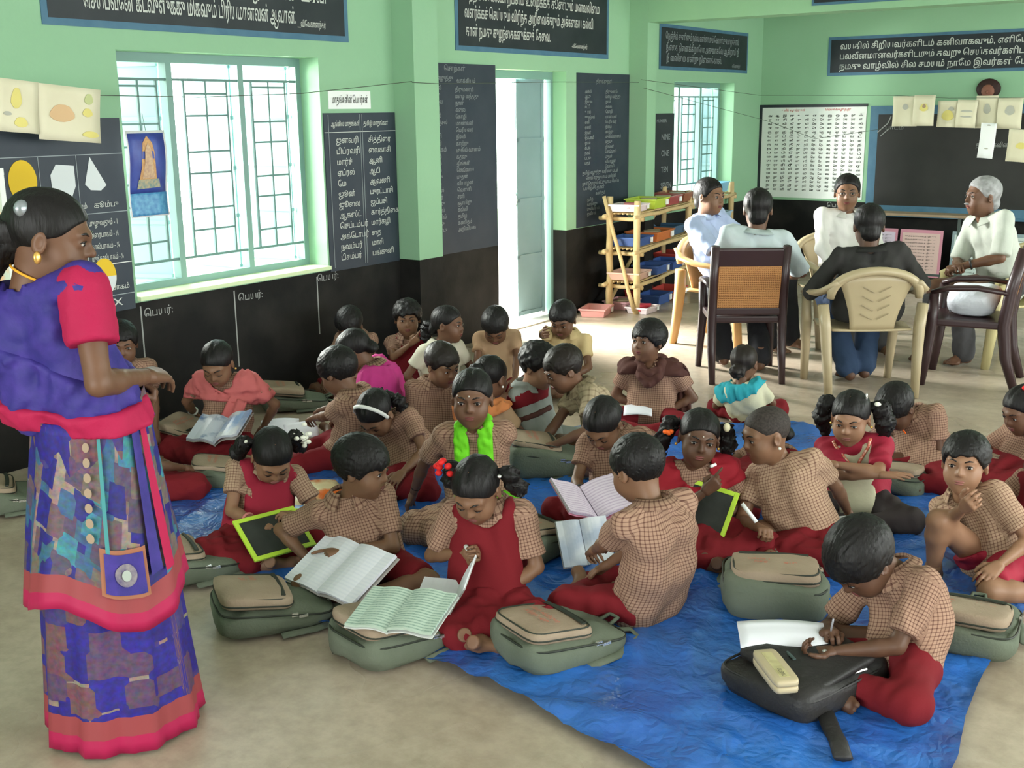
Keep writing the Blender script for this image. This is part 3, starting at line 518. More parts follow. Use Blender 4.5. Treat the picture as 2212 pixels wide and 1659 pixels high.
# ================================================================== chairs
def dark_chair(loc,rz,label):
    """moulded brown chair, woven orange back; local: sitter faces +y"""
    M_br=mat('dark_brown_plastic',(.035,.016,.018),.35,.45); M_or=mat('orange_cane',(.27,.10,.028),.5,.3)
    root=empty('armchair',loc,rz,label=label,cat='chair')
    W=.22
    for sx in (-1,1):
        MB().tube([(sx*W,-.30,0),(sx*W,-.235,.20),(sx*W,-.21,.40),(sx*W,-.235,.62),(sx*W,-.29,.87)],[.024,.034,.038,.036,.034],8,flat=.8).build('back_post',M_br,root,smooth=True)
        MB().tube([(sx*(W+.02),.24,0),(sx*(W+.01),.215,.22),(sx*W,.20,.40),(sx*(W+.01),.20,.58)],[.024,.031,.036,.030],8,flat=.85).build('front_leg',M_br,root,smooth=True)
        MB().tube([(sx*W,-.225,.60),(sx*(W+.012),-.05,.625),(sx*(W+.012),.12,.615),(sx*(W+.005),.215,.585)],[.028,.034,.035,.026],8,flat=.55).build('arm',M_br,root,smooth=True)
    MB().box((0,0,.40),(.46,.44,.045),bev=.012).build('seat',M_br,root)
    R=Matrix.Rotation(.20,3,'X')
    MB().box((0,-.272,.80),(.44,.04,.12),R,bev=.01).build('top_rail',M_br,root); MB().box((0,-.222,.455),(.44,.03,.045),bev=.008).build('lower_rail',M_br,root)
    pan=MB().box((0,-.243,.605),(.395,.010,.33),R).build('cane_panel',M_or,root)
    g=MB(); fr=MB()
    for i in range(-16,17): g.box(R@Vector((i*.0118,-.008,0))+Vector((0,-.243,.605)),(.006,.006,.29),R)
    g.build('cane_strands',mat('orange_cane_light',(.46,.22,.085),.4,.4),root)['kind']='stuff'
    g=MB()
    for i in range(-12,13): g.box(R@Vector((0,-.010,i*.0118))+Vector((0,-.243,.605)),(.385,.005,.006),R)
    g.build('cane_weft',mat('orange_cane_light',(.46,.22,.085),.4,.4),root)['kind']='stuff'
    return root
def pale_chair(loc,rz,label,col,nm):
    """moulded stacking chair with a fan back and rounded arms"""
    m=mat(nm,col,.38,.45,noise=(3,tuple(c*.92 for c in col))); root=empty('plastic_chair',loc,rz,label=label,cat='chair'); root.scale=(1.14,1.08,1.0)
    for sx in (-1,1):
        MB().tube([(sx*.225,-.27,0),(sx*.235,-.235,.22),(sx*.245,-.21,.42),(sx*.26,-.20,.56)],[.030,.038,.044,.042],8,flat=.7).build('back_leg',m,root,smooth=True)
        MB().tube([(sx*.235,.235,0),(sx*.24,.215,.22),(sx*.245,.20,.40),(sx*.255,.19,.57)],[.030,.037,.042,.036],8,flat=.7).build('front_leg',m,root,smooth=True)
        MB().tube([(sx*.255,.215,.57),(sx*.27,.08,.60),(sx*.268,-.08,.61),(sx*.25,-.20,.645),(sx*.20,-.262,.70)],[.028,.038,.040,.038,.032],8,flat=.5).build('arm',m,root,smooth=True)
    g=MB(); g.grid([[(x*(.235-.03*abs(t)),-.21+.42*(t+1)/2,.41-.022*math.cos(x*1.5)*math.cos(t*1.4)-.02*(t>0.9)) for x in [k/5-1 for k in range(11)]] for t in [k/4-1 for k in range(9)]],thick=.012); g.build('seat',m,root,smooth=True)
    def bk(u,z): return (u,-.205-.16*(z-.40)+.10*u*u*3.2,z)
    rows=[]
    for i in range(9):
        t=i/8; z=.40+.345*t; wv=.115+.085*t**1.6; rows.append([bk(wv*(j/5-1),z-(.03*(j/5-1)**2)*t) for j in range(11)])
    MB().grid(rows,thick=.012).build('back_panel',m,root,smooth=True)
    top=[]
    for j in range(17):
        a=math.pi*j/16; u=-.235*math.cos(a); z=.60+.165*math.sin(a)**.8; p=bk(u*.98,z); top.append((p[0],p[1],p[2]))
    MB().tube(top,[.026]+[.032]*15+[.026],8,flat=.8).build('back_hoop',m,root,smooth=True)
    emb=mat(nm+'_emboss',tuple(c*.72 for c in col),.5,.3)
    for sx in (-1,1):
        for q in range(4):
            z=.47+q*.055; pts=[bk(sx*(.012+.02*i),z+.012*i) for i in range(4)]; MB().tube([(p[0],p[1]-.013,p[2]) for p in pts],.003,5).build('leaf_relief',emb,root)
    return root
def rz_of(phi): return math.radians(phi+35-90)   # chair local +y -> facing; phi: 0 = picture right, 90 = away
C2=dark_chair((-2.99,6.88,0),rz_of(88),'dark brown armchair with orange woven back under the man in the pale shirt')
C6=dark_chair((-1.70,7.46,0),rz_of(152),'dark brown armchair with orange woven back holding a white plastic bag')
C4=pale_chair((-2.22,6.92,0),rz_of(90),'beige plastic chair with a fan-shaped back under the man in black',(.40,.325,.20),'beige_plastic')
C1=pale_chair((-3.52,7.80,0),rz_of(-38),'tan orange plastic chair under the man in the light blue shirt',(.50,.28,.10),'tan_plastic')
C3=pale_chair((-2.82,8.28,0),rz_of(-80),'cream plastic chair under the man with spectacles',(.46,.38,.24),'cream_plastic')
C5=pale_chair((-1.72,8.22,0),rz_of(195),'pale yellow plastic chair under the grey-haired man',(.50,.44,.22),'pale_yellow_plastic')
# white plastic bag on the empty armchair
# ================================================================== people: implicit surfaces (smooth unions) turned into one mesh each
def rot(ax,a):
    c,s=math.cos(a),math.sin(a)
    return np.array({'x':((1,0,0),(0,c,-s),(0,s,c)),'y':((c,0,s),(0,1,0),(-s,0,c)),'z':((c,-s,0),(s,c,0),(0,0,1))}[ax])
def unit(v): v=np.asarray(v,float); n=np.linalg.norm(v); return v/n if n>1e-9 else v
class Field:
    def __init__(s,lo,hi,h):
        s.h=h; s.lo=np.asarray(lo,float); n=np.maximum(np.ceil((np.asarray(hi)-s.lo)/h).astype(int)+1,4); s.n=n
        s.ax=[(s.lo[i]+h*np.arange(n[i])).astype(np.float32) for i in range(3)]; s.F=np.full(n,.2,np.float32)
    def sub(s,lo,hi):
        a=[max(0,int((lo[i]-s.lo[i])/s.h)) for i in range(3)]; b=[min(s.n[i],int((hi[i]-s.lo[i])/s.h)+2) for i in range(3)]
        if any(b[i]<=a[i] for i in range(3)): return None
        sl=tuple(slice(a[i],b[i]) for i in range(3))
        return sl,s.ax[0][sl[0]][:,None,None],s.ax[1][sl[1]][None,:,None],s.ax[2][sl[2]][None,None,:]
    def comb(s,sl,d,k,mode):
        a=s.F[sl]
        if mode=='sub':
            d=-d; h=np.maximum(k-np.abs(a-d),0)/k if k else 0; s.F[sl]=np.maximum(a,d)+h*h*k/4
        else:
            h=np.maximum(k-np.abs(a-d),0)/k if k else 0; s.F[sl]=np.minimum(a,d)-h*h*k/4
    def cone(s,a,b,ra,rb=None,k=.02,mode='add'):
        a=np.asarray(a,float); b=np.asarray(b,float); rb=ra if rb is None else rb; m=max(ra,rb)+k+3*s.h
        g=s.sub(np.minimum(a,b)-m,np.maximum(a,b)+m)
        if g is None: return s
        sl,X,Y,Z=g; d=(b-a).astype(np.float32); L=float(d@d)+1e-12
        x=X-np.float32(a[0]); y=Y-np.float32(a[1]); z=Z-np.float32(a[2])
        t=np.clip((x*d[0]+y*d[1]+z*d[2])/L,0,1)
        D=np.sqrt((x-t*d[0])**2+(y-t*d[1])**2+(z-t*d[2])**2)-(ra+(rb-ra)*t)
        s.comb(sl,D,k,mode); return s
    def ell(s,c,r,k=.02,R=None,mode='add'):
        c=np.asarray(c,float); r=np.asarray(r,float); m=r.max()+k+3*s.h; g=s.sub(c-m,c+m)
        if g is None: return s
        sl,X,Y,Z=g; x=X-np.float32(c[0]); y=Y-np.float32(c[1]); z=Z-np.float32(c[2])
        if R is not None:
            R=np.asarray(R,np.float32); x,y,z=(R[0,0]*x+R[1,0]*y+R[2,0]*z),(R[0,1]*x+R[1,1]*y+R[2,1]*z),(R[0,2]*x+R[1,2]*y+R[2,2]*z)
        k0=np.sqrt((x/r[0])**2+(y/r[1])**2+(z/r[2])**2); k1=np.sqrt((x/r[0]**2)**2+(y/r[1]**2)**2+(z/r[2]**2)**2)+1e-9
        s.comb(sl,(k0*(k0-1)/k1).astype(np.float32),k,mode); return s
    def chain(s,pts,rs,k=.02):
        for i in range(len(pts)-1): s.cone(pts[i],pts[i+1],rs[i],rs[i+1],k)
        return s
    def plane(s,p,n,k=0):   # keep the side n points away from
        n=unit(n); X,Y,Z=s.ax[0][:,None,None],s.ax[1][None,:,None],s.ax[2][None,None,:]
        d=(X-p[0])*n[0]+(Y-p[1])*n[1]+(Z-p[2])*n[2]; s.F=np.maximum(s.F,d.astype(np.float32)); return s
    def ripple(s,amp,wl,seed=0):
        r=np.random.RandomState(seed); X,Y,Z=s.ax[0][:,None,None],s.ax[1][None,:,None],s.ax[2][None,None,:]; d=0
        for i in range(3):
            v=r.randn(3); v[2]*=.6; v=unit(v)*(2*math.pi/wl)*(1+.5*i); u=unit(r.randn(3))*(2*math.pi/wl)*.5
            d=d+np.sin(X*v[0]+Y*v[1]+Z*v[2]+r.rand()*6+1.3*np.sin(X*u[0]+Y*u[1]+Z*u[2]))/(1+.6*i)
        s.F=s.F+np.float32(amp)*d.astype(np.float32); return s
    def mesh(s,relax=1):
        F=s.F.copy(); F[0]=F[-1]=.2; F[:,0]=F[:,-1]=.2; F[:,:,0]=F[:,:,-1]=.2
        S=F<0; c=np.zeros(np.array(F.shape)-1,np.int8); nx,ny,nz=c.shape
        offs=[(i,j,k) for i in (0,1) for j in (0,1) for k in (0,1)]
        for i,j,k in offs: c+=S[i:i+nx,j:j+ny,k:k+nz]
        act=(c>0)&(c<8); ii=np.argwhere(act); n=len(ii)
        if n==0: return np.zeros((0,3)),np.zeros((0,4),int)
        idx=np.full(c.shape,-1,np.int64); idx[act]=np.arange(n)
        f={o:F[ii[:,0]+o[0],ii[:,1]+o[1],ii[:,2]+o[2]] for o in offs}
        acc=np.zeros((n,3)); cnt=np.zeros(n)
        for o in offs:
            for a in range(3):
                if o[a]: continue
                q=list(o); q[a]=1; q=tuple(q); f0=f[o]; f1=f[q]; m=(f0<0)!=(f1<0); t=np.where(m,f0/np.where(m,f0-f1,1),0)
                p=np.array(o,float)+t[:,None]*np.eye(3)[a]; acc+=p*m[:,None]; cnt+=m
        V=s.lo+(ii+acc/cnt[:,None])*s.h
        Q=[]
        for a in range(3):
            b,d=(a+1)%3,(a+2)%3
            s0=[slice(None)]*3; s1=[slice(None)]*3; s0[a]=slice(0,-1); s1[a]=slice(1,None)
            e0=S[tuple(s0)]; m=e0!=S[tuple(s1)]; E=np.argwhere(m); E=E[(E[:,b]>0)&(E[:,d]>0)&(E[:,b]<S.shape[b]-1)&(E[:,d]<S.shape[d]-1)]
            fl=e0[E[:,0],E[:,1],E[:,2]]
            def at_(db,dd):
                q=E.copy(); q[:,b]-=db; q[:,d]-=dd; return idx[q[:,0],q[:,1],q[:,2]]
            q=np.stack([at_(1,1),at_(0,1),at_(0,0),at_(1,0)],1); q[~fl]=q[~fl][:,::-1]; Q.append(q)
        Q=np.concatenate(Q)
        for _ in range(relax):
            A=np.zeros_like(V); C=np.zeros(len(V))
            for a_,b_ in ((0,1),(1,2),(2,3),(3,0)):
                np.add.at(A,Q[:,a_],V[Q[:,b_]]); np.add.at(C,Q[:,a_],1); np.add.at(A,Q[:,b_],V[Q[:,a_]]); np.add.at(C,Q[:,b_],1)
            V=V*.5+.5*A/C[:,None]
        return V,Q
def sphere_part(c,r,sc,mi,n=8,R=None):
    v=[];f=[]
    for i in range(n+1):
        t=math.pi*i/n
        for j in range(2*n): a=2*math.pi*j/(2*n); v.append((math.sin(t)*math.cos(a)*sc[0]*r,math.sin(t)*math.sin(a)*sc[1]*r,math.cos(t)*sc[2]*r))
    m=2*n
    for i in range(n):
        for j in range(m): f.append((i*m+j,(i+1)*m+j,(i+1)*m+(j+1)%m,i*m+(j+1)%m))
    v=np.array(v); v=(v@np.asarray(R).T if R is not None else v)+np.array(c); return v,np.array(f),mi
def tube_part(pts,rs,mi,n=6):
    pts=[np.asarray(p,float) for p in pts]; V=[];Fc=[]; up=None
    for i,p in enumerate(pts):
        t=unit(pts[min(i+1,len(pts)-1)]-pts[max(i-1,0)])
        if up is None: up=np.array([0,0,1.]) if abs(t[2])<.9 else np.array([1.,0,0])
        b=unit(np.cross(t,up)); up=np.cross(b,t)
        for j in range(n): a=2*math.pi*j/n; V.append(p+(b*math.cos(a)+up*math.sin(a))*rs[i])
    for i in range(len(pts)-1):
        for j in range(n): Fc.append((i*n+j,i*n+(j+1)%n,(i+1)*n+(j+1)%n,(i+1)*n+j))
    L=len(pts)-1
    caps=[tuple(range(n))[::-1],tuple(L*n+j for j in range(n))]
    return np.array(V),[*Fc,*caps],mi
# body mesh material slots: 0 skin, 1 eye white, 2 dark (iris, brow, lash), 3 lip, 4 extra
HEADS={};HAIR={};HANDS={};FEET={}
def head_template(kind,h):
    key=(kind,h)
    if key in HEADS: return HEADS[key]
    ad=kind.startswith('adult'); f=Field((-.10,-.125,-.19),(.10,.13,.13),h)
    f.ell((0,-.012,.028),(.072,.090,.078),.02).ell((0,.018,-.030),(.058,.066,.072),.03).ell((0,.030,-.066),(.042 if not ad else .046,.046,.036),.03)
    f.cone((0,.060,-.087),(0,.056,-.089),.016,k=.022)
    for s in (-1,1):
        f.cone((s*.034,.050,-.034),(s*.030,.054,-.040),.026 if not ad else .022,k=.03); f.cone((s*.008,.079,.022),(s*.040,.066,.022),.010,k=.016)
    f.cone((0,.080,.014),(0,.094 if not ad else .099,-.019),.0070,.0100,.012)
    for s in (-1,1):
        f.cone((s*.0095,.087,-.023),(s*.0095,.085,-.023),.0068,k=.006)
        f.ell((s*.030,.096,.004),(.021,.018,.014),.012,mode='sub'); f.ell((s*.030,.0705,.003),(.017,.013,.012),.006)
        f.ell((s*.074,-.006,-.008),(.009,.019,.029),.006,R=rot('z',s*-.35)); f.ell((s*.082,-.002,-.006),(.006,.010,.017),.004,mode='sub')
    f.cone((-.014,.080,-.053),(.014,.080,-.053),.0075,k=.008); f.cone((0,-.020,-.05),(0,-.024,-.132),.040 if not ad else .047,k=.03)
    V,Q=f.mesh(); P=[(V,Q,0)]
    ey=.0765
    closed='down' in kind
    for s in (-1,1):
        if closed: P.append(tube_part([(s*.017,.0815,-.003),(s*.030,.0845,-.007),(s*.043,.0765,-.003)],[.0014,.002,.0014],2))
        else:
            P.append(sphere_part((s*.030,ey-.0005,.003),.0120,(1,.72,.50),1,6)); P.append(sphere_part((s*.0305,ey+.0068,.0035),.0058,(1,.45,1),2,5))
            P.append(tube_part([(s*.016,.0815,.006),(s*.030,.0865,.0112),(s*.044,.077,.006)],[.0012,.0019,.0012],2))
        P.append(tube_part([(s*.012,.0865,.022),(s*.029,.0835,.0285),(s*.048,.068,.024)],[.0026,.0032,.0015],2))
    P.append(sphere_part((0,.0870,-.0490),.0195,(1,.36,.22),3,6)); P.append(sphere_part((0,.0862,-.0575),.0170,(1,.4,.30),3,6))
    HEADS[key]=P; return P
def _interp(Y,xs,ys): return np.interp(Y.ravel(),xs,ys).reshape(Y.shape).astype(np.float32)
def hair_template(kind,h):
    key=(kind,h)
    if key in HAIR: return HAIR[key]
    f=Field((-.115,-.14,-.13),(.115,.125,.14),h)
    X,Y,Z=f.ax[0][:,None,None],f.ax[1][None,:,None],f.ax[2][None,None,:]
    if kind in ('boy','mop','curly'):
        b=dict(boy=.003,mop=.010,curly=.010)[kind]
        f.ell((0,-.014,.031),(.082+b,.099+b,.086+b),.01)
        f.F=f.F+.0028*np.sin(90*X+14*np.sin(40*Z))*np.sin(70*Y+10*np.sin(55*X)) if kind!='curly' else f.F+.006*np.sin(130*X)*np.sin(120*Y+2)*np.sin(125*Z+1)
        zc=_interp(Y,[-.12,-.06,-.035,-.018,.008,.022,.040,.055,.066,.08,.12],[-.095,-.092,-.055,.004,-.004,-.016,.012,.028,.036 if kind=='boy' else .030,.040,.04])
        zc=zc-(.012 if kind=='mop' else 0)+(.006*np.sin(60*X+3)+.005*np.sin(137*X+1))*(Y>.04)+.006*np.sin(95*X+80*Y)*(Y<-.03)
    elif kind in ('girl','girlb','woman'):
        f.ell((0,-.014,.030),(.079,.096,.084),.01)
        f.F=f.F+.0012*np.sin(160*X+25*Z); f.cone((0,.085,.095),(0,-.06,.122),.006,k=.008,mode='sub')
        zc=_interp(Y,[-.12,-.06,-.03,-.012,.015,.035,.05,.066,.08,.12],[-.07,-.068,-.045,.006,.012,.020,.034,.050,.058,.062])
        zc=zc-np.abs(X)*.10
        if kind!='girlb': f.ell((0,-.095,-.045),(.042,.030,.040),.03)
    elif kind=='crew':
        f.ell((0,-.012,.029),(.0735,.0915,.0795),.01)
        zc=_interp(Y,[-.12,-.06,-.03,-.012,.03,.045,.06,.075,.12],[-.05,-.05,-.02,.02,.016,.030,.048,.058,.06])
    elif kind in ('man','balding'):
        f.ell((0,-.016,.031),(.080,.099,.087),.01).ell((0,-.062,-.045),(.052,.042,.045),.02); f.F=f.F+.0022*np.sin(110*Y+20*np.sin(40*X))*np.sin(80*X)
        zc=_interp(Y,[-.12,-.06,-.03,-.015,.015,.03,.045,.06,.075,.12],[-.105,-.100,-.065,.000,-.014,.006,.030,.054,.064,.07])
    d=(zc-Z).astype(np.float32)*.8
    kk=.006; hh=np.maximum(kk-np.abs(f.F-d),0)/kk; f.F=np.maximum(f.F,d)+hh*hh*kk/4
    V,Q=f.mesh(); HAIR[key]=(V,Q); return HAIR[key]
POSES=dict(relax=((22,32,20),)*4,flat=((4,8,6),)*4,grip=((62,72,40),)*4,point=((5,8,5),(70,80,40),(75,80,40),(75,80,40)),pinch=((42,50,25),(52,58,30),(66,70,40),(72,75,40)),curl=((45,50,30),(50,55,30),(55,60,30),(60,60,30)))
def hand_template(pose,h=.0036):
    key=(pose,h)
    if key in HANDS: return HANDS[key]
    f=Field((-.075,-.045,-.085),(.05,.165,.035),h); kn=((-.022,.064,0),(-.007,.068,.002),(.008,.065,.001),(.0215,.058,-.002)); ln=((.027,.018,.015),(.030,.020,.016),(.028,.018,.015),(.021,.015,.013))
    f.cone((0,-.05,0),(0,.005,0),.0165,.0155,.01)
    for p in kn: f.cone((p[0]*.55,.008,0),p,.0125,.0088,.010)
    for i,(p,l) in enumerate(zip(kn,ln)):
        a=0; c=np.array(p,float); sp=(-.16,-.03,.08,.2)[i]
        for j in range(3):
            a+=math.radians(POSES[pose][i][j]); n=c+l[j]*np.array([math.sin(sp)*math.cos(a),math.cos(a)*math.cos(sp),-math.sin(a)]); f.cone(c,n,.0072-.0006*j-(.0008 if i==3 else 0),.0066-.0006*j-(.0008 if i==3 else 0),.0035); c=n
    t=dict(flat=((-.040,.030,-.006),(-.055,.052,-.010),(-.060,.070,-.012)),pinch=((-.036,.036,-.016),(-.034,.062,-.026),(-.028,.080,-.036)),grip=((-.034,.034,-.016),(-.026,.056,-.028),(-.008,.062,-.036)),point=((-.034,.034,-.016),(-.026,.056,-.028),(-.008,.062,-.036))).get(pose,((-.038,.032,-.010),(-.046,.054,-.020),(-.046,.070,-.028)))
    f.chain([(-.010,.012,-.004),*t],[.012,.0095,.0080,.0066],.006)
    V,Q=f.mesh(); HANDS[key]=(V,Q); return HANDS[key]
def foot_template(h=.0058):
    if 'f' in FEET: return FEET['f']
    f=Field((-.055,-.06,-.075),(.055,.15,.06),h)
    f.cone((0,0,.05),(0,-.004,0),.026,.027,.01).cone((0,-.004,-.01),(0,-.026,-.038),.026,.022,.02).cone((0,-.02,-.038),(-.004,.075,-.047),.022,.018,.02).cone((0,.01,-.01),(0,.075,-.044),.024,.015,.02).cone((-.02,.07,-.047),(.024,.062,-.049),.015,.013,.012)
    for i,(x,y,l,r) in enumerate(((-.023,.085,.028,.0115),(-.006,.090,.024,.008),(.007,.086,.022,.0075),(.018,.080,.019,.007),(.027,.072,.016,.0068))): f.cone((x*.9,y-.015,-.048),(x*1.05,y+l-.008,-.053),r,r*.9,.004)
    V,Q=f.mesh(); FEET['f']=(V,Q); return FEET['f']
def ik(S,T,l1,l2,hint):
    S=np.asarray(S,float);T=np.asarray(T,float); d=T-S; L=np.linalg.norm(d)
    if L>(l1+l2)*.995: T=S+d/L*(l1+l2)*.995; d=T-S; L=np.linalg.norm(d)
    a=(l1*l1-l2*l2+L*L)/(2*L); hgt=math.sqrt(max(l1*l1-a*a,0)); u=d/L; hv=np.asarray(hint,float); hv=unit(hv-u*(hv@u)); return S+u*a+hv*hgt,T
def pdir(phi,dz=0.0): a=math.radians(phi+35); return np.array([math.cos(a),math.sin(a),dz])
SKIN=[mat('skin_deep',(.090,.042,.024),.5,.35,noise=(14,(.105,.050,.029))),mat('skin_dark',(.125,.060,.034),.5,.35,noise=(14,(.145,.070,.040))),mat('skin_brown',(.17,.086,.048),.5,.35,noise=(14,(.195,.10,.056))),mat('skin_tan',(.25,.13,.075),.5,.35,noise=(14,(.28,.15,.09)))]
M_eyew=mat('eye_white',(.42,.39,.36),.3,.4); M_dark=mat('eye_dark',(.010,.007,.006),.2,.5); M_lip=mat('lip',(.15,.040,.035),.45,.35); M_lip2=mat('lip_light',(.25,.095,.08),.45,.35)
M_hair=mat('black_hair',(.007,.006,.006),.5,.25); fit_noise_bump(M_hair,90,.6,.006,(1,1,.2)); M_hairb=mat('brownish_hair',(.013,.009,.007),.5,.25); fit_noise_bump(M_hairb,60,.4,.006,(1,1,.25)); M_hairg=mat('grey_hair',(.20,.20,.20),.55,.3,noise=(30,(.36,.36,.37))); M_crew=mat('cropped_hair',(.024,.019,.017),.7,.2,noise=(120,(.05,.04,.035)))
CHECK=check_mat('brown_check_cloth',(.33,.205,.145),(.10,.045,.033),.0112,.27,.60); CHECK2=check_mat('pale_check_cloth',(.40,.27,.185),(.13,.062,.045),.0112,.25,.60); PLAID=check_mat('tan_plaid_cloth',(.36,.29,.19),(.18,.135,.085),.03,.3,.5)
M_maroon=mat('maroon_cloth',(.155,.011,.016),.85,.15,bump=(60,.15)); M_red=mat('crimson_cloth',(.30,.018,.04),.75,.2,bump=(60,.15))
def cloth_mat(name,col,rough=.8): return mat(name,col,rough,.2,noise=(8,tuple(c*.88 for c in col)),bump=(70,.12))
PEOPLE=[]
def mesh_obj(name,parts,mats,parent,R0,attr=None,smooth=True):
    P=[(np.asarray(v)-R0,f,m) for v,f,m in parts if len(v)]
    me=mesh_from(name,P,mats,smooth,attr); return link(name,me,parent)
def seg_d(P,a,b):
    a=np.asarray(a);d=np.asarray(b)-a; t=np.clip(((P-a)@d)/(d@d),0,1); return np.linalg.norm(P-a-t[:,None]*d,axis=1),t
def person(label,head,pel,dl=0.0,hphi=-90,hpitch=10,hroll=0,bphi=None,s=.9,hs=1.0,skin=1,hair='boy',legs='cross',top='shirt',topm=None,low=None,lowm=None,hands=None,poses=('relax','relax'),palms=(None,None),elb=(None,None),eyes='open',sleeve=.62,lod=1,adult=False,seatz=0.0,bulge=.04,hairm=None,collar=True,hz=None,foot=True,torso_w=1.0,long_sleeve=False,shirt_cut=None,belly=0.0,feet=None,knees=None,crossw=1.0,shirt_len=0.0,group=None):
    """head: pixel of the head centre; pel: pixel of the spot on the floor under the pelvis (or world xy when 3 values)"""
    pel=np.array([pel[0],pel[1],0.0]) if len(pel)==3 else G(*pel)
    d=ray(*head)
    if hz is None:
        t=(np.hypot(pel[0],pel[1])+dl)/np.hypot(d[0],d[1])
    else: t=(hz-CAMH)/d[2]
    Hc=np.array([0,0,CAMH])+t*d
    if bphi is None: bphi=hphi
    fwd=pdir(bphi); up=np.array([0,0,1.]); side=np.cross(fwd,up)            # side = the person's right
    HR=np.stack([np.cross(pdir(hphi),up),pdir(hphi),up],1)@rot('x',-math.radians(hpitch))@rot('y',math.radians(hroll))   # columns: right, face, up
    k=1.16 if adult else 1.0
    hsc=hs*(1.10 if adult else 1.0)
    pz=seatz+.095*s
    P0=np.array([pel[0],pel[1],pz]); N=Hc+(HR@(np.array([0,-.052,-.120]) if not adult else np.array([0,-.042,-.128]))*.85+np.array([0,0,-.130])*.15)*hsc
    tv=N-P0; tl=np.linalg.norm(tv); tu=unit(tv); tside=unit(side-tu*(side@tu)); tf=np.cross(tu,tside)*-1; tf=tf if tf@fwd>0 else -tf
    B=lambda u: P0+tv*u-tf*bulge*math.sin(math.pi*min(max(u,0),1))
    P1,P2=B(.38),B(.74)
    sw=.128*s*k*torso_w; Sh=[N-tu*(.038*s if not adult else .026)+tside*q*sw-tf*.004 for q in (-1,1)]       # left(-), right(+)
    l1,l2=.205*s*k,.185*s*k
    root=empty('person',(pel[0],pel[1],0),label=label,cat='person',group=group); R0=np.array([pel[0],pel[1],0.0])
    # ---- arms
    if hands is None: hands=(None,None)
    El=[];Wr=[];HD=[]
    for i,q in enumerate((-1,1)):
        hd=hands[i]
        if hd is None: T=P0+fwd*.20*s+side*q*.13*s+up*(.06*s)
        elif isinstance(hd,dict): T=np.array(hd['w']) if 'w' in hd else Sh[i]+side*hd['rel'][0]+fwd*hd['rel'][1]+up*hd['rel'][2]
        elif len(hd)==3 and abs(hd[0])<10: T=P0+fwd*hd[1]*s+side*hd[0]*s+up*(hd[2]*s)
        else: T=G(hd[0],hd[1],hd[2])
        hint=elb[i] if elb[i] is not None else (side*q*.8-up*.7-fwd*.35)
        if isinstance(hint,(tuple,list)): hint=side*hint[0]+fwd*hint[1]+up*hint[2]
        e,w=ik(Sh[i],T,l1,l2,hint); El.append(e);Wr.append(w); HD.append(unit(w-e))
    # ---- legs
    lt,ls=.30*s*k,.29*s*k; Hp=[P0+side*q*.065*s*k-up*.01 for q in (-1,1)]; Kn=[];An=[];Ft=[]
    for i,q in enumerate((-1,1)):
        if knees and knees[i] is not None: K=np.array(knees[i] if abs(knees[i][0])<10 else G(*knees[i])); 
        if legs=='cross':
            kn=P0+fwd*.16*s+side*q*.235*s*crossw; kn[2]=seatz+.072*s; an=P0+fwd*(.275+.025*q)*s+side*(-q)*.035*s; an[2]=seatz+.045*s
            Kn.append(kn);An.append(an);Ft.append(unit(-q*side+fwd*.35))
        elif legs=='kneeup':  # one knee raised, other folded on the ground
            if q==KNEE: kn=P0+fwd*.24*s+side*q*.10*s; kn[2]=.27*s; an=P0+fwd*.20*s+side*q*.13*s; an[2]=.06*s; Kn.append(kn);An.append(an);Ft.append(unit(fwd-up*.0))
            else: kn=P0+fwd*.27*s+side*q*.14*s; kn[2]=.075*s; an=P0+fwd*.05*s+side*q*.29*s; an[2]=.05*s; Kn.append(kn);An.append(an);Ft.append(unit(-fwd+q*side*.5))
        elif legs=='side':    # both knees swept to one side, shins back
            kn=P0+fwd*(.24-.04*q)*s+side*(.16+q*.06)*s; kn[2]=.07*s; an=P0-fwd*(.02+.05*q)*s+side*(.24+.03*q)*s; an[2]=.05*s; Kn.append(kn);An.append(an);Ft.append(unit(side*.6-fwd))
        elif legs=='chair':
            kn=knees[i] if knees else P0+fwd*.42+side*q*.13+up*.0; kn=np.array(kn,float); an=np.array(feet[i],float) if feet else np.array([kn[0]+fwd[0]*.06,kn[1]+fwd[1]*.06,.08]); Kn.append(kn);An.append(an);Ft.append(unit(fwd+side*q*.15))
        elif legs=='stand': Kn.append(P0+up*(-.40)+side*q*.09);An.append(np.array([P0[0]+side[0]*q*.08+fwd[0]*.12*q,P0[1]+side[1]*q*.08+fwd[1]*.12*q,.075]));Ft.append(unit(fwd))
    h=(.0096,.0115,.0132)[lod] if not adult else .0125; hh=(.0047,.0060,.0074)[lod]
    pts=np.array([P0,P1,P2,N,*Sh,*El,*Wr,*Hp,*Kn,*An]); lo=pts.min(0)-.17*k; hi=pts.max(0)+.17*k; lo[2]=max(lo[2],-.03)
    # ---- skin
    f=Field(lo,hi,h); bare=top=='bare'
    f.cone(P0,P1,.060*s*k,.050*s*k,.03).cone(P1,P2,.050*s*k,.048*s*k,.03).cone(P2,N-tu*.03*s,.046*s*k,.030*s*k,.03).cone(N-tu*.03,N+(Hc-N)*.45,.042*hsc*(1.12 if adult else 1),.038*hsc*(1.12 if adult else 1),.02)
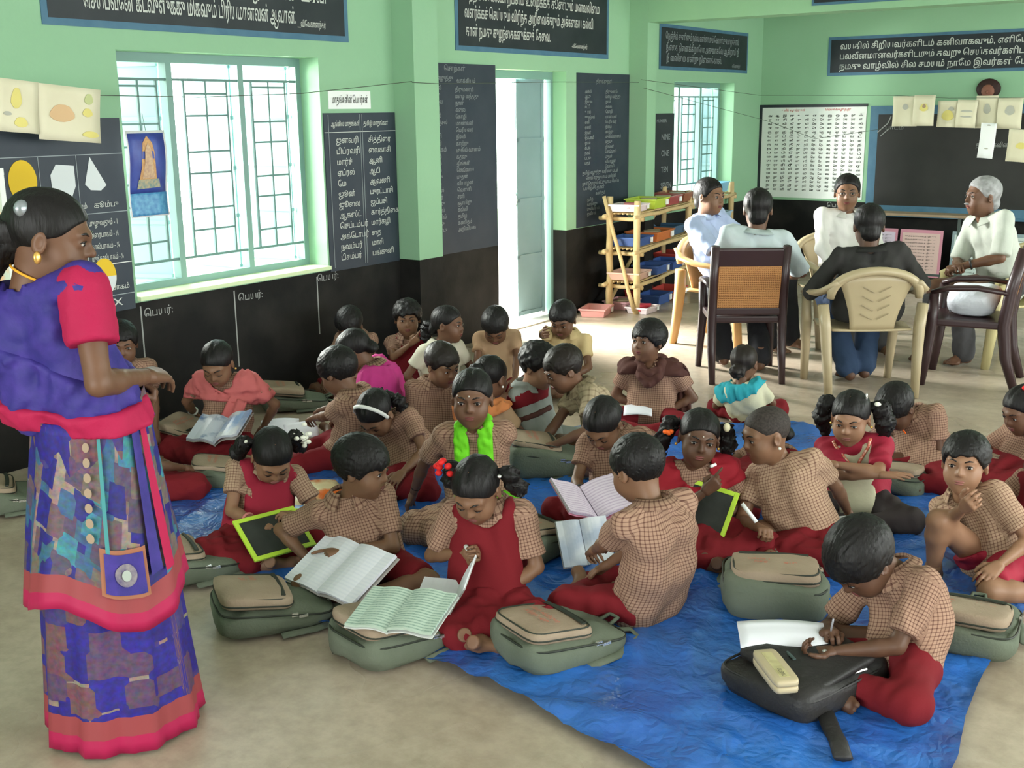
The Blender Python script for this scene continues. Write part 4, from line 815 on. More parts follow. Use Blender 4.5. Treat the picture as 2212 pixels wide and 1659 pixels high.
    for i in (0,1):
        f.cone(N-tu*.04*s,Sh[i],.028*s*k,.031*s*k,.02).cone(Sh[i],El[i],.034*s*k,.0265*s*k,.015); m=El[i]+(Wr[i]-El[i])*.3
        f.cone(El[i],m,.0265*s*k,.0275*s*k,.01).cone(m,Wr[i],.0275*s*k,.0180*s*k,.01)
        if legs!='stand':
            f.cone(Hp[i],Kn[i],.062*s*k,.044*s*k,.02); c=Kn[i]+(An[i]-Kn[i])*.3; f.cone(Kn[i],c,.042*s*k,.043*s*k,.015).cone(c,An[i],.043*s*k,.026*s*k,.015)
    V,Q=f.mesh(); parts=[(V,Q,0)]
    kind=('adult' if adult else 'child')+('down' if eyes=='down' else '')
    for v,q,m in head_template(kind,hh): parts.append(((v*hsc)@HR.T+Hc,q,m))
    for i,q in enumerate((-1,1)):
        v,qd=hand_template(poses[i],.0041 if lod==0 else .0054); v=v*np.array([1,1,1])*(.98*s*k+.02)
        if q<0: v=v*np.array([-1,1,1]); qd=qd[:,::-1]
        y=HD[i]; pn=palms[i]
        if pn is None: pn=-up*.9-side*q*.35
        elif isinstance(pn,(tuple,list)): pn=side*pn[0]+fwd*pn[1]+up*pn[2]
        hd=y
        if len(np.shape(pn))==0: pn=-up
        pn=np.asarray(pn,float); pn=unit(pn-hd*(pn@hd)); z=-pn; x=np.cross(hd,z)
        parts.append((v@np.stack([x,hd,z],1).T+Wr[i],qd,0))
        if foot and legs!='stand':
            v,qd=foot_template(); v=v*s*k*.98
            if q<0: v=v*np.array([-1,1,1]); qd=qd[:,::-1]
            yv=Ft[i]
            if legs in('cross','kneeup','side') and not (legs=='kneeup' and q==KNEE): z=unit(up*.35+fwd*.75) if legs=='cross' else unit(up*.5-fwd*.6); 
            else: z=up
            z=unit(z-yv*(z@yv)); x=np.cross(yv,z); fv=v@np.stack([x,yv,z],1).T+An[i]
            dz=fv[:,2].min(); fv[:,2]+=max(0,seatz*0+.003-dz); parts.append((fv,qd,0))
    b=mesh_obj('body',parts,[SKIN[skin],M_eyew,M_dark,M_lip if skin<3 else M_lip2],root,R0)
    # ---- hair
    hairo=None
    if hair:
        v,qd=hair_template(hair,(.0052,.0062,.0075)[lod]); hairo=mesh_obj('hair',[((v*hsc)@HR.T+Hc,qd,0)],[hairm or (M_crew if hair=='crew' else M_hair)],root,R0)
    I=dict(root=root,hair=hairo,body=b,R0=R0,P0=P0,P1=P1,P2=P2,N=N,Sh=Sh,El=El,Wr=Wr,Hp=Hp,Kn=Kn,An=An,Hc=Hc,HR=HR,hsc=hsc,fwd=fwd,side=side,tu=tu,tf=tf,tside=tside,s=s,k=k,B=B,h=h,lo=lo,hi=hi,HD=HD,seed=len(PEOPLE),seatz=seatz,tl=tl,torso_w=torso_w,belly=belly)
    PEOPLE.append(I)
    ch=(.0092,.0110,.0126)[lod] if not adult else .0125
    # ---- shirt / blouse
    def torso(f,off):
        w=.052*s*k*torso_w; dn=P0-tu*(.02+shirt_len)
        for q in (-1,1):
            f.cone(dn+tside*q*w,P1+tside*q*w,.082*s*k+off+belly,.070*s*k+off+belly,.04).cone(P1+tside*q*w,P2+tside*q*(w+.004)-tu*.01,.070*s*k+off+belly,.066*s*k+off,.04).cone(P2+tside*q*w,N-tu*.045*s+tside*q*w*.8,.064*s*k+off,.038*s*k+off,.04)
        for i in (0,1): f.cone(N-tu*.028*s,Sh[i],.040*s*k+off*.7,.041*s*k+off*.7,.03)
    I['torso']=torso
    if top!='bare':
        f=Field(lo-.02,hi+.02,ch); torso(f,.010)
        ends=[]
        for i in (0,1):
            u=unit(El[i]-Sh[i]); e=Sh[i]+(El[i]-Sh[i])*(1.0 if long_sleeve else sleeve); ends.append((e,u)); r0=.045*s*k
            if long_sleeve: f.chain([Sh[i],El[i],Wr[i]-HD[i]*.005],[r0,.038*s*k,.031*s*k],.02)
            else: f.cone(Sh[i],e+u*.05,r0,.052*s*k,.02)
        f.ripple(.0035,.10,I['seed'])
        if not long_sleeve:
            for i,(e,u) in enumerate(ends):   # cut the sleeve squarely, only near the arm
                g=f.sub(e-.09,e+.12)
                if g:
                    sl,X,Y,Z=g; dd=((X-e[0])*u[0]+(Y-e[1])*u[1]+(Z-e[2])*u[2]).astype(np.float32)
                    rad=np.sqrt(np.maximum((X-e[0])**2+(Y-e[1])**2+(Z-e[2])**2-dd*dd,0))
                    # do not cut into the torso
                    tt=np.minimum(*[np.sqrt((X-c[0])**2+(Y-c[1])**2+(Z-c[2])**2) for c in (P2,P1)])
                    msk=(rad<.066*s*k)&(tt>.108*s*k); f.F[sl]=np.where(msk,np.maximum(f.F[sl],dd),f.F[sl])
        f.cone(N+tu*.012,N+(Hc-N)*.6,.043*hsc*(1.1 if adult else 1),.058*hsc,.004,mode='sub')
        f.plane((0,0,seatz+.004),(0,0,-1))
        if shirt_cut is not None: f.plane(B(shirt_cut),-tu)
        V,Q=f.mesh()
        # cloth coordinate
        ax=V-P0; vv=ax@tu; cx=ax@tside; cyy=ax@tf+bulge*np.sin(np.pi*np.clip(vv/tl,0,1)); uu=np.arctan2(cx,cyy)*.105*s*k
        dT,_=seg_d(V,P0,N)
        for i in (0,1):
            da,t=seg_d(V,Sh[i]+(El[i]-Sh[i])*.12,El[i]); m=(da<.062*s*k)&(np.abs(cx)>.105*s*k*torso_w)
            a=unit(El[i]-Sh[i]); b1=unit(np.cross(a,tu)); b2=np.cross(a,b1); r=V-Sh[i]
            uu=np.where(m,np.arctan2(r@b1,r@b2)*.047*s*k,uu); vv=np.where(m,r@a,vv)
        I['shirt']=mesh_obj('shirt' if top=='shirt' else top,[(V,Q,0)],[topm or CHECK],root,R0,np.stack([uu,vv,uu*0],1))
        if collar:
            g=[];nn=22; nu=unit(.3*unit(Hc-N)+.7*tu); nx=unit(tside-nu*(tside@nu)); ny=np.cross(nu,nx); ny=ny if ny@tf>0 else -ny; c0=N+tu*.004
            rows=[[],[],[]]
            for j in range(nn):
                a=math.radians(22+316*j/(nn-1)); dr=nx*math.sin(a)+ny*math.cos(a); fr=max(0,math.cos(a))
                rows[0].append(c0+dr*(.052*hsc*(1.12 if adult else 1))+nu*.016); rows[1].append(c0+dr*(.057*hsc*(1.12 if adult else 1))+nu*(.024-.010*fr)); rows[2].append(c0+dr*(.084+.012*fr)*hsc*(1.12 if adult else 1)+nu*(-.002-.034*fr))
            V=np.array(rows).reshape(-1,3); Fc=np.array([(r*nn+j,r*nn+j+1,(r+1)*nn+j+1,(r+1)*nn+j) for r in (0,1) for j in range(nn-1)])
            n0=len(V); V2=np.concatenate([V,V-nu*.004]); Fc=np.concatenate([Fc,Fc[:,::-1]+n0]); at_=np.concatenate([np.stack([np.arange(3*nn)%nn*.012,np.arange(3*nn)//nn*.02,np.zeros(3*nn)],1)]*2)
            mesh_obj('collar',[(V2,Fc,0)],[topm or CHECK],I['shirt'],R0,at_)
    # ---- lower garment
    if low:
        f=Field(lo-.03,hi+.03,ch); fat=dict(shorts=.014,skirt=.016,pants=.009,trousers=.012)[low]
        kn_end=1.0
        f.cone(Hp[0],Hp[1],.078*s*k,.078*s*k,.03)
        for i in (0,1):
            f.cone(Hp[i],Kn[i],.065*s*k+fat,.047*s*k+fat,.03)
            if low!='shorts':
                e=An[i]+(Kn[i]-An[i])*(.12 if low=='pants' else .03 if low=='trousers' else .26); f.cone(Kn[i],e,.047*s*k+fat,(.034 if low!='trousers' else .047)*s*k+fat,.03)
        if low=='skirt' and legs in ('cross','side'):
            f.cone(Kn[0]+up*0,Kn[1],.050*s,.050*s,.05); m=(Kn[0]+Kn[1])/2; f.cone(P0,m,.08*s,.06*s,.05)
        f.ripple(.0045 if low=='skirt' else .003,.075 if low=='skirt' else .09,I['seed']+50)
        if low=='shorts':
            for i in (0,1):
                u=unit(Kn[i]-Hp[i]); e=Hp[i]+(Kn[i]-Hp[i])*.86; g=f.sub(Kn[i]-.11,Kn[i]+.11)
                if g: sl,X,Y,Z=g; dd=((X-e[0])*u[0]+(Y-e[1])*u[1]+(Z-e[2])*u[2]).astype(np.float32); f.F[sl]=np.maximum(f.F[sl],dd)
        f.plane(P0+tu*.045*s,tu)
        if legs!='chair': f.plane((0,0,.004),(0,0,-1))
        V,Q=f.mesh(); mesh_obj(low,[(V,Q,0)],[lowm or M_maroon],root,R0,np.stack([V[:,0]*1.0,V[:,2]*1.0,V[:,1]],1))
    return I
# ---- extras worn by people (children of the person)
HAIRY=('ponytail','braid','hair_bun','loose_hair','hair_clip','hair_flower','hair_band','hair_tie','hair_ribbon')
def worn(I,name,parts,m,attr=None):
    par=I['hair'] if name in HAIRY and I['hair'] else I['shirt'] if name in ('jersey_stripe','cream_yoke','sequin_trim','blouse_sleeve') else I['body'] if name in ('moustache','forehead_mark') else I['root']
    return mesh_obj(name,parts,m if isinstance(m,list) else [m],par,I['R0'],attr)
def hl(I,p): return I['Hc']+I['HR']@(np.array(p,float)*I['hsc'])
def tail(I,pts,rs,name='ponytail',m=None,world=False,rip=.004,wl=.035,h=.0075):
    P=[np.array(p) if world else hl(I,p) for p in pts]; A=np.array(P); f=Field(A.min(0)-max(rs)-.03,A.max(0)+max(rs)+.03,h); f.chain(P,rs,.012).ripple(rip,wl,I['seed']); V,Q=f.mesh(); return worn(I,name,[(V,Q,0)],m or M_hair)
def blob(I,p,r,m,name,sc=(1,1,1)): return worn(I,name,[sphere_part(hl(I,p),r*I['hsc'],sc,0,7)],m)
def flower(I,p,m,name='hair_flower',n=9,r=.010,spread=.018):
    rg=np.random.RandomState(I['seed']); return worn(I,name,[sphere_part(hl(I,p)+rg.randn(3)*spread,r,(1,1,.8),0,5) for _ in range(n)],m)
def band(I,name,m,rings,n=20,close=True,thick=.006):
    """rings: list of closed or open point rows"""
    g=MB(); g.grid(rings,close_u=close,thick=thick); o=g.build(name,m,I['root'],smooth=True); o.data.transform(Matrix.Translation(-Vector(I['R0']))); return o
def bangle(I,i,m,name='bangle',t=.1,r=1.25,w=.005):
    c=I['Wr'][i]-I['HD'][i]*t*.2; a=I['HD'][i]; b=unit(np.cross(a,[0,0,1])); d=np.cross(a,b); rr=.0185*I['s']*I['k']*r
    P=[c+(b*math.cos(2*math.pi*j/16)+d*math.sin(2*math.pi*j/16))*rr for j in range(17)]
    return worn(I,name,[tube_part(P,[w]*17,0,6)],m)
def pinafore(I,m=None,neck=.075,name='pinafore',h=.0095,vneck=.10):
    """sleeveless front and back over the blouse, scooped at the neck"""
    s,k=I['s'],I['k']; f=Field(I['lo']-.02,I['hi']+.02,h); I['torso'](f,.019); f.ripple(.003,.12,I['seed']+9)
    N,tu,tf,Sh=I['N'],I['tu'],I['tf'],I['Sh']
    f.ell(N+tu*.01+tf*.055*s,(neck*.88*s*1.0,.085*s,vneck*s),.01,R=np.stack([I['tside'],tf,tu],1),mode='sub'); f.cone(N-tu*.02,N+tu*.1,.066*s,.08*s,.01,mode='sub')
    for i in (0,1):
        o=Sh[i]+unit(Sh[i]-N)*.012*s; f.cone(o+tu*.06*s,o-tu*.035*s,.045*s,.050*s,.012,mode='sub'); e=Sh[i]+(I['El'][i]-Sh[i])*.9; f.cone(Sh[i]+unit(Sh[i]-N)*.018*s,e,.052*s,.055*s,.01,mode='sub')
    f.plane((0,0,.004),(0,0,-1)); V,Q=f.mesh(); return worn(I,name,[(V,Q,0)],m or M_maroon)
def shawl(I,m,name='shawl',lowf=.52,lowb=.5,off=.026,cut=None,rip=.006,h=.0098,sl=.55,neck=.072):
    """cloth over both shoulders and chest; keeps the part above a slanted line"""
    s,k=I['s'],I['k']; f=Field(I['lo']-.03,I['hi']+.04,h); I['torso'](f,off)
    for i in (0,1): f.cone(I['Sh'][i],I['Sh'][i]+(I['El'][i]-I['Sh'][i])*sl,  .053*s*k,.057*s*k,.03)
    f.ripple(rip,.07,I['seed']+3); f.cone(I['N']-I['tu']*.03+I['tf']*.02,I['N']+I['tu']*.12,neck*s*k,neck*1.2*s*k,.012,mode='sub')
    a=I['B'](1-lowf)+I['tf']*.09; b=I['B'](1-lowb)-I['tf']*.09; n=unit(np.cross(b-a,I['tside'])); n=n if n[2]<0 else -n
    if cut is not None: n=unit(n+I['tside']*cut)
    f.plane((a+b)/2,n); V,Q=f.mesh(); return worn(I,name,[(V,Q,0)],m)
def ribbon(I,name,m,path,width,thick=.008,wdir=None,fold=.012,n=24,folds=2.5):
    """hanging strip of cloth along world points with lengthwise folds"""
    P=np.array([np.asarray(p,float) for p in path]); t=np.linspace(0,len(P)-1,n); C=np.stack([np.interp(t,np.arange(len(P)),P[:,i]) for i in range(3)],1)
    for _ in range(2): C[1:-1]=(C[:-2]+2*C[1:-1]+C[2:])/4
    rows=[]
    for i in range(n):
        tg=unit(C[min(i+1,n-1)]-C[max(i-1,0)]); wd=unit(np.asarray(wdir if wdir is not None else I['tside'],float)); wd=unit(wd-tg*(wd@tg)); nm=np.cross(tg,wd); w=width[0]+(width[1]-width[0])*i/(n-1) if isinstance(width,(tuple,list)) else width
        rows.append([tuple(C[i]+wd*w*(u-.5)+nm*fold*math.sin(u*math.pi*2*folds+i*.15)) for u in np.linspace(0,1,13)])
    g=MB(); g.grid(rows,thick=thick); o=g.build(name,m,I['root'],smooth=True); o.data.transform(Matrix.Translation(-Vector(I['R0']))); return o
def clothpt(I,u,a,off=.0):
    """point on the torso surface: u along the spine 0..1, a angle from the front (deg, + to the person's right)"""
    s,k=I['s'],I['k']; A=math.radians(a); w=(.118+.0)*s*k*I['torso_w']; d=(.082 if u<.8 else .065)*s*k+I['belly']
    return I['B'](u)+I['tside']*math.sin(A)*(w+off)*(1 if u<.85 else .9)+I['tf']*math.cos(A)*(d+off)
KNEE=-1

def strip(I,name,m,x0,w,u0,u1,off=.028,x1=None,back=False,rip=.004,h=.0085):
    """band of cloth lying on the chest or back: lateral centre x0 (top) to x1 (bottom), width w, from u0 up to u1 along the spine"""
    f=Field(I['lo']-.03,I['hi']+.04,h); I['torso'](f,off); f.ripple(rip,.05,I['seed']+21); x1=x0 if x1 is None else x1
    a=I['B'](u1)+I['tside']*x0; b=I['B'](u0)+I['tside']*x1; ax=unit(a-b); n=unit(I['tside']-ax*(I['tside']@ax))
    f.plane(a+n*w/2,n); f.plane(a-n*w/2,-n); f.plane(I['B'](u1),I['tu']); f.plane(I['B'](u0),-I['tu'])
    if not back: f.plane(I['P1'],-I['tf'])
    f.cone(I['N']-I['tu']*.03+I['tf']*.015,I['N']+I['tu']*.12,.056*I['s']*I['k'],.07*I['s'],.006,mode='sub')
    V,Q=f.mesh(); return worn(I,name,[(V,Q,0)],m)

def neck_loop(I,m,r=.018,lo=.86,drop=0.0,name='scarf_loop',rip=.0015):
    """cloth round the back of the neck; drop>0 closes it in front as a cowl hanging that far below the neck"""
    s,N,ts,tf,tu=I['s'],I['N'],I['tside'],I['tf'],I['tu']
    back=[N+ts*.060*s+tf*.035+tu*.000,N+ts*.050*s-tf*.045+tu*.016,N-tf*.062+tu*.020,N-ts*.050*s-tf*.045+tu*.016,N-ts*.060*s+tf*.035+tu*.000]
    if drop: P=[N+tf*.088-tu*drop,N+ts*.045*s+tf*.078-tu*drop*.62]+back+[N-ts*.045*s+tf*.078-tu*drop*.62,N+tf*.088-tu*drop]
    else: P=[clothpt(I,lo,32,.006)]+back+[clothpt(I,lo,-32,.006)]
    A=np.array(P); f=Field(A.min(0)-.06,A.max(0)+.06,.008); f.chain(P,[r]*len(P),.02).ripple(rip,.05,I['seed']); V,Q=f.mesh(); return worn(I,name,[(V,Q,0)],m)
# ================================================================== the children
cm=cloth_mat
PINK=cm('salmon_pink_cloth',(.52,.13,.13)); HOT=cm('magenta_cloth',(.55,.045,.24)); LIME=cm('lime_green_cloth',(.16,.62,.02),.7); BROWN=cm('dark_brown_cloth',(.075,.03,.024)); ORANGE=cm('orange_cloth',(.62,.22,.08)); REDS=cm('red_shawl_cloth',(.27,.012,.022)); CREAM=cm('cream_cloth',(.58,.56,.40)); OFFW=cm('off_white_cloth',(.58,.55,.44)); YELW=cm('pale_yellow_cloth',(.60,.46,.24)); GREYJ=cm('grey_jersey',(.25,.27,.25)); TURQ=cm('turquoise_cloth',(.03,.33,.40)); DARKP=cm('charcoal_trousers',(.035,.028,.028)); BEIGEP=mat('plain_beige_cloth',(.42,.28,.17),.85,.15,noise=(8,(.36,.23,.14)))
M_wflow=mat('white_jasmine',(.80,.80,.70),.7,.2); M_oflow=mat('orange_flower',(.85,.14,.02),.6,.2); M_rflow=mat('red_ribbon',(.62,.02,.02),.6,.2); M_metal=mat('shiny_metal',(.7,.7,.68),.25,.6,metal=.8); M_gold=mat('gold_jewel',(.75,.45,.12),.3,.6,metal=.8); M_wband=mat('white_band',(.72,.72,.70),.5,.3)
def tails(I,m=None,low=-.10,w=.03,out=.11):
    for s_ in (-1,1): tail(I,[(s_*.075,-.055,.035),(s_*out,-.06,.02),(s_*(out+.02),-.055,-.04),(s_*(out+.005),-.05,low)],[.014,w,w*1.05,w*.35],m=m,rip=.006,wl=.03)
def earr(I,m=None):
    for s_ in (-1,1): blob(I,(s_*.083,-.004,-.038),.006,m or M_gold,'earring')
# K1
person('child against the wall with a hand raised to the face, half hidden by the sari',(262,742),(285,985),hphi=-70,hpitch=12,s=.92,low='pants',hands=(None,(292,800,.40)),poses=('relax','pinch'),palms=(None,(-.3,.6,.2)),lod=2)
person('child in a check shirt seated just behind the sari, mostly hidden',(262,900),(306,1085),hphi=60,hpitch=20,s=.85,low='skirt',lod=2,hair='girl')
I=person('girl in a salmon pink shawl reading a book by the black dado',(470,785),(488,985),hphi=-97,hpitch=33,s=.92,low='skirt',hair='girl',hands=((567,925,.10),(425,900,.13)),poses=('relax','curl'),bulge=.05,eyes='down',lod=1,skin=2,collar=False)
shawl(I,PINK,lowf=.42,lowb=.42,off=.029,sl=.55,cut=.10); bangle(I,1,M_wband,'bangle',.3,1.35,.0055); earr(I); ribbon(I,'shawl_end',PINK,[clothpt(I,.62,-35,.045),clothpt(I,.35,-20,.06),clothpt(I,.12,-5,.10),I['P0']+I['fwd']*.20+np.array([0,0,.06])],(.09,.12),fold=.008,folds=1.8)
I=person('boy with a shiny parted head bent down against the wall',(755,703),(762,852),hphi=-105,hpitch=38,s=.82,low='shorts',lod=2,eyes='down')
I=person('girl with curly hair in a maroon pinafore holding a finger to her lips',(880,688),(888,842),hphi=-85,hpitch=4,s=.84,low='skirt',hair='curly',hands=(None,(888,742,.33)),poses=('relax','point'),palms=(None,(.2,-.9,.2)),lod=2,skin=2); pinafore(I)
I=person('girl in an off-white blouse with tied-back hair looking aside',(968,700),(958,862),hphi=-22,hpitch=4,bphi=-50,s=.92,top='blouse',topm=OFFW,low='skirt',hair='girl',hands=(None,(905,850,.03)),lod=1)
tail(I,[(0,-.11,-.02),(-.01,-.145,-.04),(-.01,-.15,-.10),(0,-.13,-.14)],[.025,.033,.030,.012],rip=.007); blob(I,(0,-.125,-.02),.02,M_rflow,'hair_band',(1,.6,1))
person('boy looking straight down into his lap beside the doorway light',(1070,704),(1078,858),hphi=-95,hpitch=48,s=.84,topm=BEIGEP,low='shorts',lod=2,hair='boy',eyes='down')
I=person('boy in a pale yellow shirt holding his head with one hand',(1216,690),(1205,845),hphi=-112,hpitch=26,bphi=-100,s=.9,topm=YELW,low='shorts',hands=(None,(1168,722,.44)),poses=('relax','relax'),palms=(None,(-.9,0,.1)),elb=(None,(1.0,.2,-.4)),lod=2)
I=person('girl wrapped in a magenta shawl bending away to the left',(764,757),(820,945),hphi=172,hpitch=35,bphi=175,s=.9,low='skirt',hair='girl',lod=1,bulge=.07); shawl(I,HOT,lowf=.62,lowb=.75,off=.026,sl=.6,rip=.004)
I=person('child in a check shirt seen from behind reaching out for a paper',(730,803),(738,1010),hphi=148,hpitch=28,bphi=165,s=.92,low='pants',hair='mop',hands=((625,925,.10),(660,905,.12)),poses=('curl','relax'),lod=1,bulge=.05)
I=person('girl with a white hairband and a long braid bowing over her work',(812,893),(884,1052),hphi=-118,hpitch=52,bphi=-125,s=.9,low='skirt',hair='girl',hands=(None,(800,1010,.12)),lod=1,eyes='down',bulge=.06,skin=2)
band(I,'hair_band',M_wband,[[tuple(hl(I,(math.cos(a)*(.083+d),y,.028+math.sin(a)*(.088+d)))) for a in [math.pi*j/18-.15*(1-j/9) for j in range(19)]] for y,d in ((.012,0.002),(.028,-.002))],close=False,thick=.004)
tail(I,[(.02,-.10,.0),(-.075,-.085,-.03),(-.095,-.05,-.10),(-.085,-.01,-.19),(-.08,.02,-.26)],[.026,.028,.027,.024,.012],'braid',rip=.007,wl=.03)
I=person('boy in a brown check shirt with folded arms glancing sideways',(955,788),(932,968),hphi=-48,hpitch=20,bphi=-70,s=.86,low='shorts',hands=((905,905,.13),(960,905,.14)),poses=('relax','relax'),lod=1,hairm=M_hairb,skin=2)
I=person('girl with an oiled bun and an orange scarf sitting behind the green-scarf girl',(1060,815),(1052,985),hphi=55,hpitch=15,bphi=60,s=.86,topm=BEIGEP,low='skirt',hair='girl',lod=1); tail(I,[(0,-.10,.03),(0,-.125,.02),(0,-.13,-.01)],[.03,.042,.035],'hair_bun',rip=.003); shawl(I,ORANGE,'scarf',lowf=.40,lowb=.34,off=.026,sl=.3,cut=.5); earr(I,M_wband)
I=person('girl with a bright green scarf staring straight ahead',(1020,860),(1032,1150),hphi=-96,hpitch=4,s=.98,hs=1.06,low='skirt',lowm=CHECK,hair='girl',hands=((950,1100,.10),(883,1085,.05)),poses=('relax','relax'),lod=0,skin=1,sleeve=.8,collar=False)
for q in (-1,1): strip(I,'scarf',LIME,q*.048,.062,.10,1.02,off=.030,x1=q*.052,rip=.005)
neck_loop(I,LIME,.019); ribbon(I,'scarf_end',LIME,[clothpt(I,.25,-40,.03),I['P0']+I['side']*-.16+I['fwd']*.12+np.array([0,0,.10]),I['P0']+I['side']*-.21+I['fwd']*.24+np.array([0,0,.05])],(.07,.06),fold=.004,folds=1.5); bangle(I,1,mat('black_thread',(.02,.02,.02),.8,.1),'wrist_thread',.2,1.1,.002); blob(I,(0,.0875,.035),.0035,mat('ash_mark',(.55,.5,.45),.8,.1),'forehead_mark')
tail(I,[(0,-.10,-.02),(.03,-.12,-.06),(.06,-.10,-.13)],[.03,.028,.012])
I=person('boy in a grey and maroon striped jersey in profile',(1165,790),(1176,980),hphi=-35,hpitch=18,s=.86,topm=GREYJ,low='pants',lowm=GREYJ,hair='curly',long_sleeve=True,lod=1,skin=3,hands=((1200,940,.10),(1215,925,.10)))
f=Field(I['lo'],I['hi'],.01); I['torso'](f,.019); f.plane(I['B'](.92),I['tu']); f.plane(I['B'](.66),-I['tu']); V,Q=f.mesh(); worn(I,'jersey_stripe',[(V,Q,0)],M_maroon)
f=Field(I['lo'],I['hi'],.01); I['torso'](f,.019); f.plane(I['B'](.52),I['tu']); f.plane(I['B'](.42),-I['tu']); V,Q=f.mesh(); worn(I,'jersey_stripe',[(V,Q,0)],BROWN)
I=person('boy in a tan plaid shirt leaning with his hand on a school bag',(1217,797),(1302,1005),hphi=-162,hpitch=28,bphi=-165,s=.96,topm=PLAID,low='shorts',lowm=DARKP,hands=((1192,962,.17),(1150,985,.08)),poses=('curl','relax'),lod=1,hairm=M_hairb)
I=person('boy with a brown scarf round his neck looking up to one side',(1400,737),(1404,928),hphi=-133,hpitch=-4,bphi=-105,s=.95,low='pants',hair='mop',hands=((1435,890,.10),(1385,880,.12)),lod=1)
neck_loop(I,BROWN,.026,drop=.10,rip=.004); neck_loop(I,BROWN,.020,drop=.05,rip=.003); shawl(I,BROWN,'scarf',lowf=.22,lowb=.34,off=.024,sl=.20,cut=0,neck=.058); ribbon(I,'scarf_end',BROWN,[clothpt(I,.92,-70,.05),clothpt(I,.7,-95,.05),clothpt(I,.4,-100,.05),clothpt(I,.05,-100,.06)],(.09,.10)); bangle(I,0,M_oflow,'bangle',.2,1.3,.003)
I=person('toddler in a cream top with a turquoise collar seen from behind',(1608,783),(1612,912),hphi=58,hpitch=0,bphi=75,s=.72,hs=.92,top='blouse',topm=CREAM,low='skirt',hair='girl',hairm=M_hairb,lod=1,collar=False,sleeve=.75)
tail(I,[(0,-.095,-.02),(0,-.12,-.03),(.0,-.115,-.055)],[.03,.035,.02],'hair_bun',m=M_hairb,rip=.006); shawl(I,TURQ,'collar_cape',lowf=.12,lowb=.30,off=.022,sl=.08,cut=.2)
I=person('girl with smooth oiled hair reading a pink-edged book',(1303,915),(1335,1128),hphi=-120,hpitch=46,bphi=-115,s=.92,low='skirt',hair='girl',hands=((1345,1080,.16),(1262,1085,.14)),poses=('curl','curl'),lod=0,eyes='down',skin=2,bulge=.05)
bangle(I,1,mat('dark_bangle',(.04,.05,.06),.3,.5),'bangle',.5,1.3,.006); tail(I,[(.0,-.10,-.02),(.04,-.115,-.05),(.05,-.11,-.12)],[.03,.03,.012])
I=person('girl in a maroon shawl with a hand on her chin and orange hair flower',(1510,945),(1512,1188),hphi=-92,hpitch=4,hroll=-8,s=.93,low='skirt',hair='girl',hands=((1545,1120,.14),(1522,1062,.29)),poses=('relax','point'),palms=(None,(-.1,-.9,.1)),elb=(None,(.6,.1,-.9)),lod=0,skin=0,collar=False)
shawl(I,REDS,lowf=.60,lowb=.6,off=.026,sl=.6,cut=-.35); tails(I); blob(I,(-.105,-.03,.045),.014,mat('cream_clip',(.8,.74,.5),.5,.3),'hair_clip',(1,1,1.3)); flower(I,(.115,-.02,.0),M_oflow,n=6,r=.011,spread=.007); earr(I); blob(I,(0,.0875,.035),.003,mat('ash_mark',(.55,.5,.45),.8,.1),'forehead_mark')
I=person('girl in a maroon pinafore crouched behind the close-cropped child',(1652,935),(1592,1085),dl=.25,hphi=150,hpitch=30,bphi=-150,s=.92,low='skirt',hair='girl',lod=1); pinafore(I)
I=person('close-cropped child with an earring leaning aside on one arm',(1655,938),(1742,1195),hphi=-163,hpitch=14,bphi=-128,s=.98,low='skirt',topm=CHECK2,hair='crew',hands=((1848,1128,.05),(1640,1140,.16)),poses=('relax','grip'),palms=(None,(.0,.3,-.9)),elb=((-.9,-.3,.4),None),lod=0,skin=2,collar=False,bulge=-.02); earr(I,mat('pearl',(.8,.78,.7),.3,.5))
worn(I,'necklace',[tube_part([I['N']+I['tside']*.055*math.cos(a)+I['tf']*(.02+.06*abs(math.sin(a)))-I['tu']*(.09*max(0,math.sin(a))-.01) for a in [math.pi*j/14 for j in range(15)]],[.003]*15,0,5)],M_oflow)
I=person('girl in a crimson and cream embroidered kurta with crossed arms',(1838,902),(1852,1120),hphi=-118,hpitch=16,bphi=-112,s=.93,top='kurta',topm=M_red,low='pants',lowm=DARKP,hair='girl',hands=((.09,.165,.20),(-.10,.15,.17)),poses=('flat','flat'),elb=((-1.0,.1,-.3),(1.0,.1,-.3)),lod=0,skin=3,collar=False,sleeve=.8)
f=Field(I['lo'],I['hi'],.009); I['torso'](f,.0145); f.plane(I['P0'],-I['tf']);
for q in (-1,1): f.plane(I['P0']+I['tside']*q*.078,I['tside']*q)
f.plane(I['B'](.90),I['tu']); f.cone(I['N']+I['tf']*.05,I['B'](.5)+I['tf']*.12,.05,.005,.01,mode='sub'); V,Q=f.mesh(); worn(I,'cream_yoke',[(V,Q,0)],CREAM)
for q in (-1,1): worn(I,'sequin_trim',[tube_part([clothpt(I,.97,q*38,.028),clothpt(I,.82,q*26,.030),clothpt(I,.62,q*10,.032),clothpt(I,.48,q*3,.032)],[.007]*4,0,6)],mat('sequin_red',(.55,.10,.06),.3,.5,noise=(160,(.75,.55,.4),.5,.6)))
tails(I,low=-.15,w=.036); flower(I,(-.10,-.055,.04),M_wflow,'hair_tie',5,.013,.006); blob(I,(-.06,-.02,.095),.008,M_metal,'hair_clip',(.6,1,2)); earr(I)
I=person('boy with an orange neck thread bent low over a sheet of paper',(1936,880),(1990,1040),hphi=-148,hpitch=55,bphi=-140,s=.92,low='pants',hands=((1945,990,.10),(1915,975,.10)),poses=('curl','pinch'),lod=1,eyes='down',bulge=.05,skin=0)
worn(I,'neck_thread',[tube_part([clothpt(I,.95,30,.02),clothpt(I,.75,12,.035),clothpt(I,.6,5,.04)],[.004]*3,0,5)],M_oflow)
KNEE=1
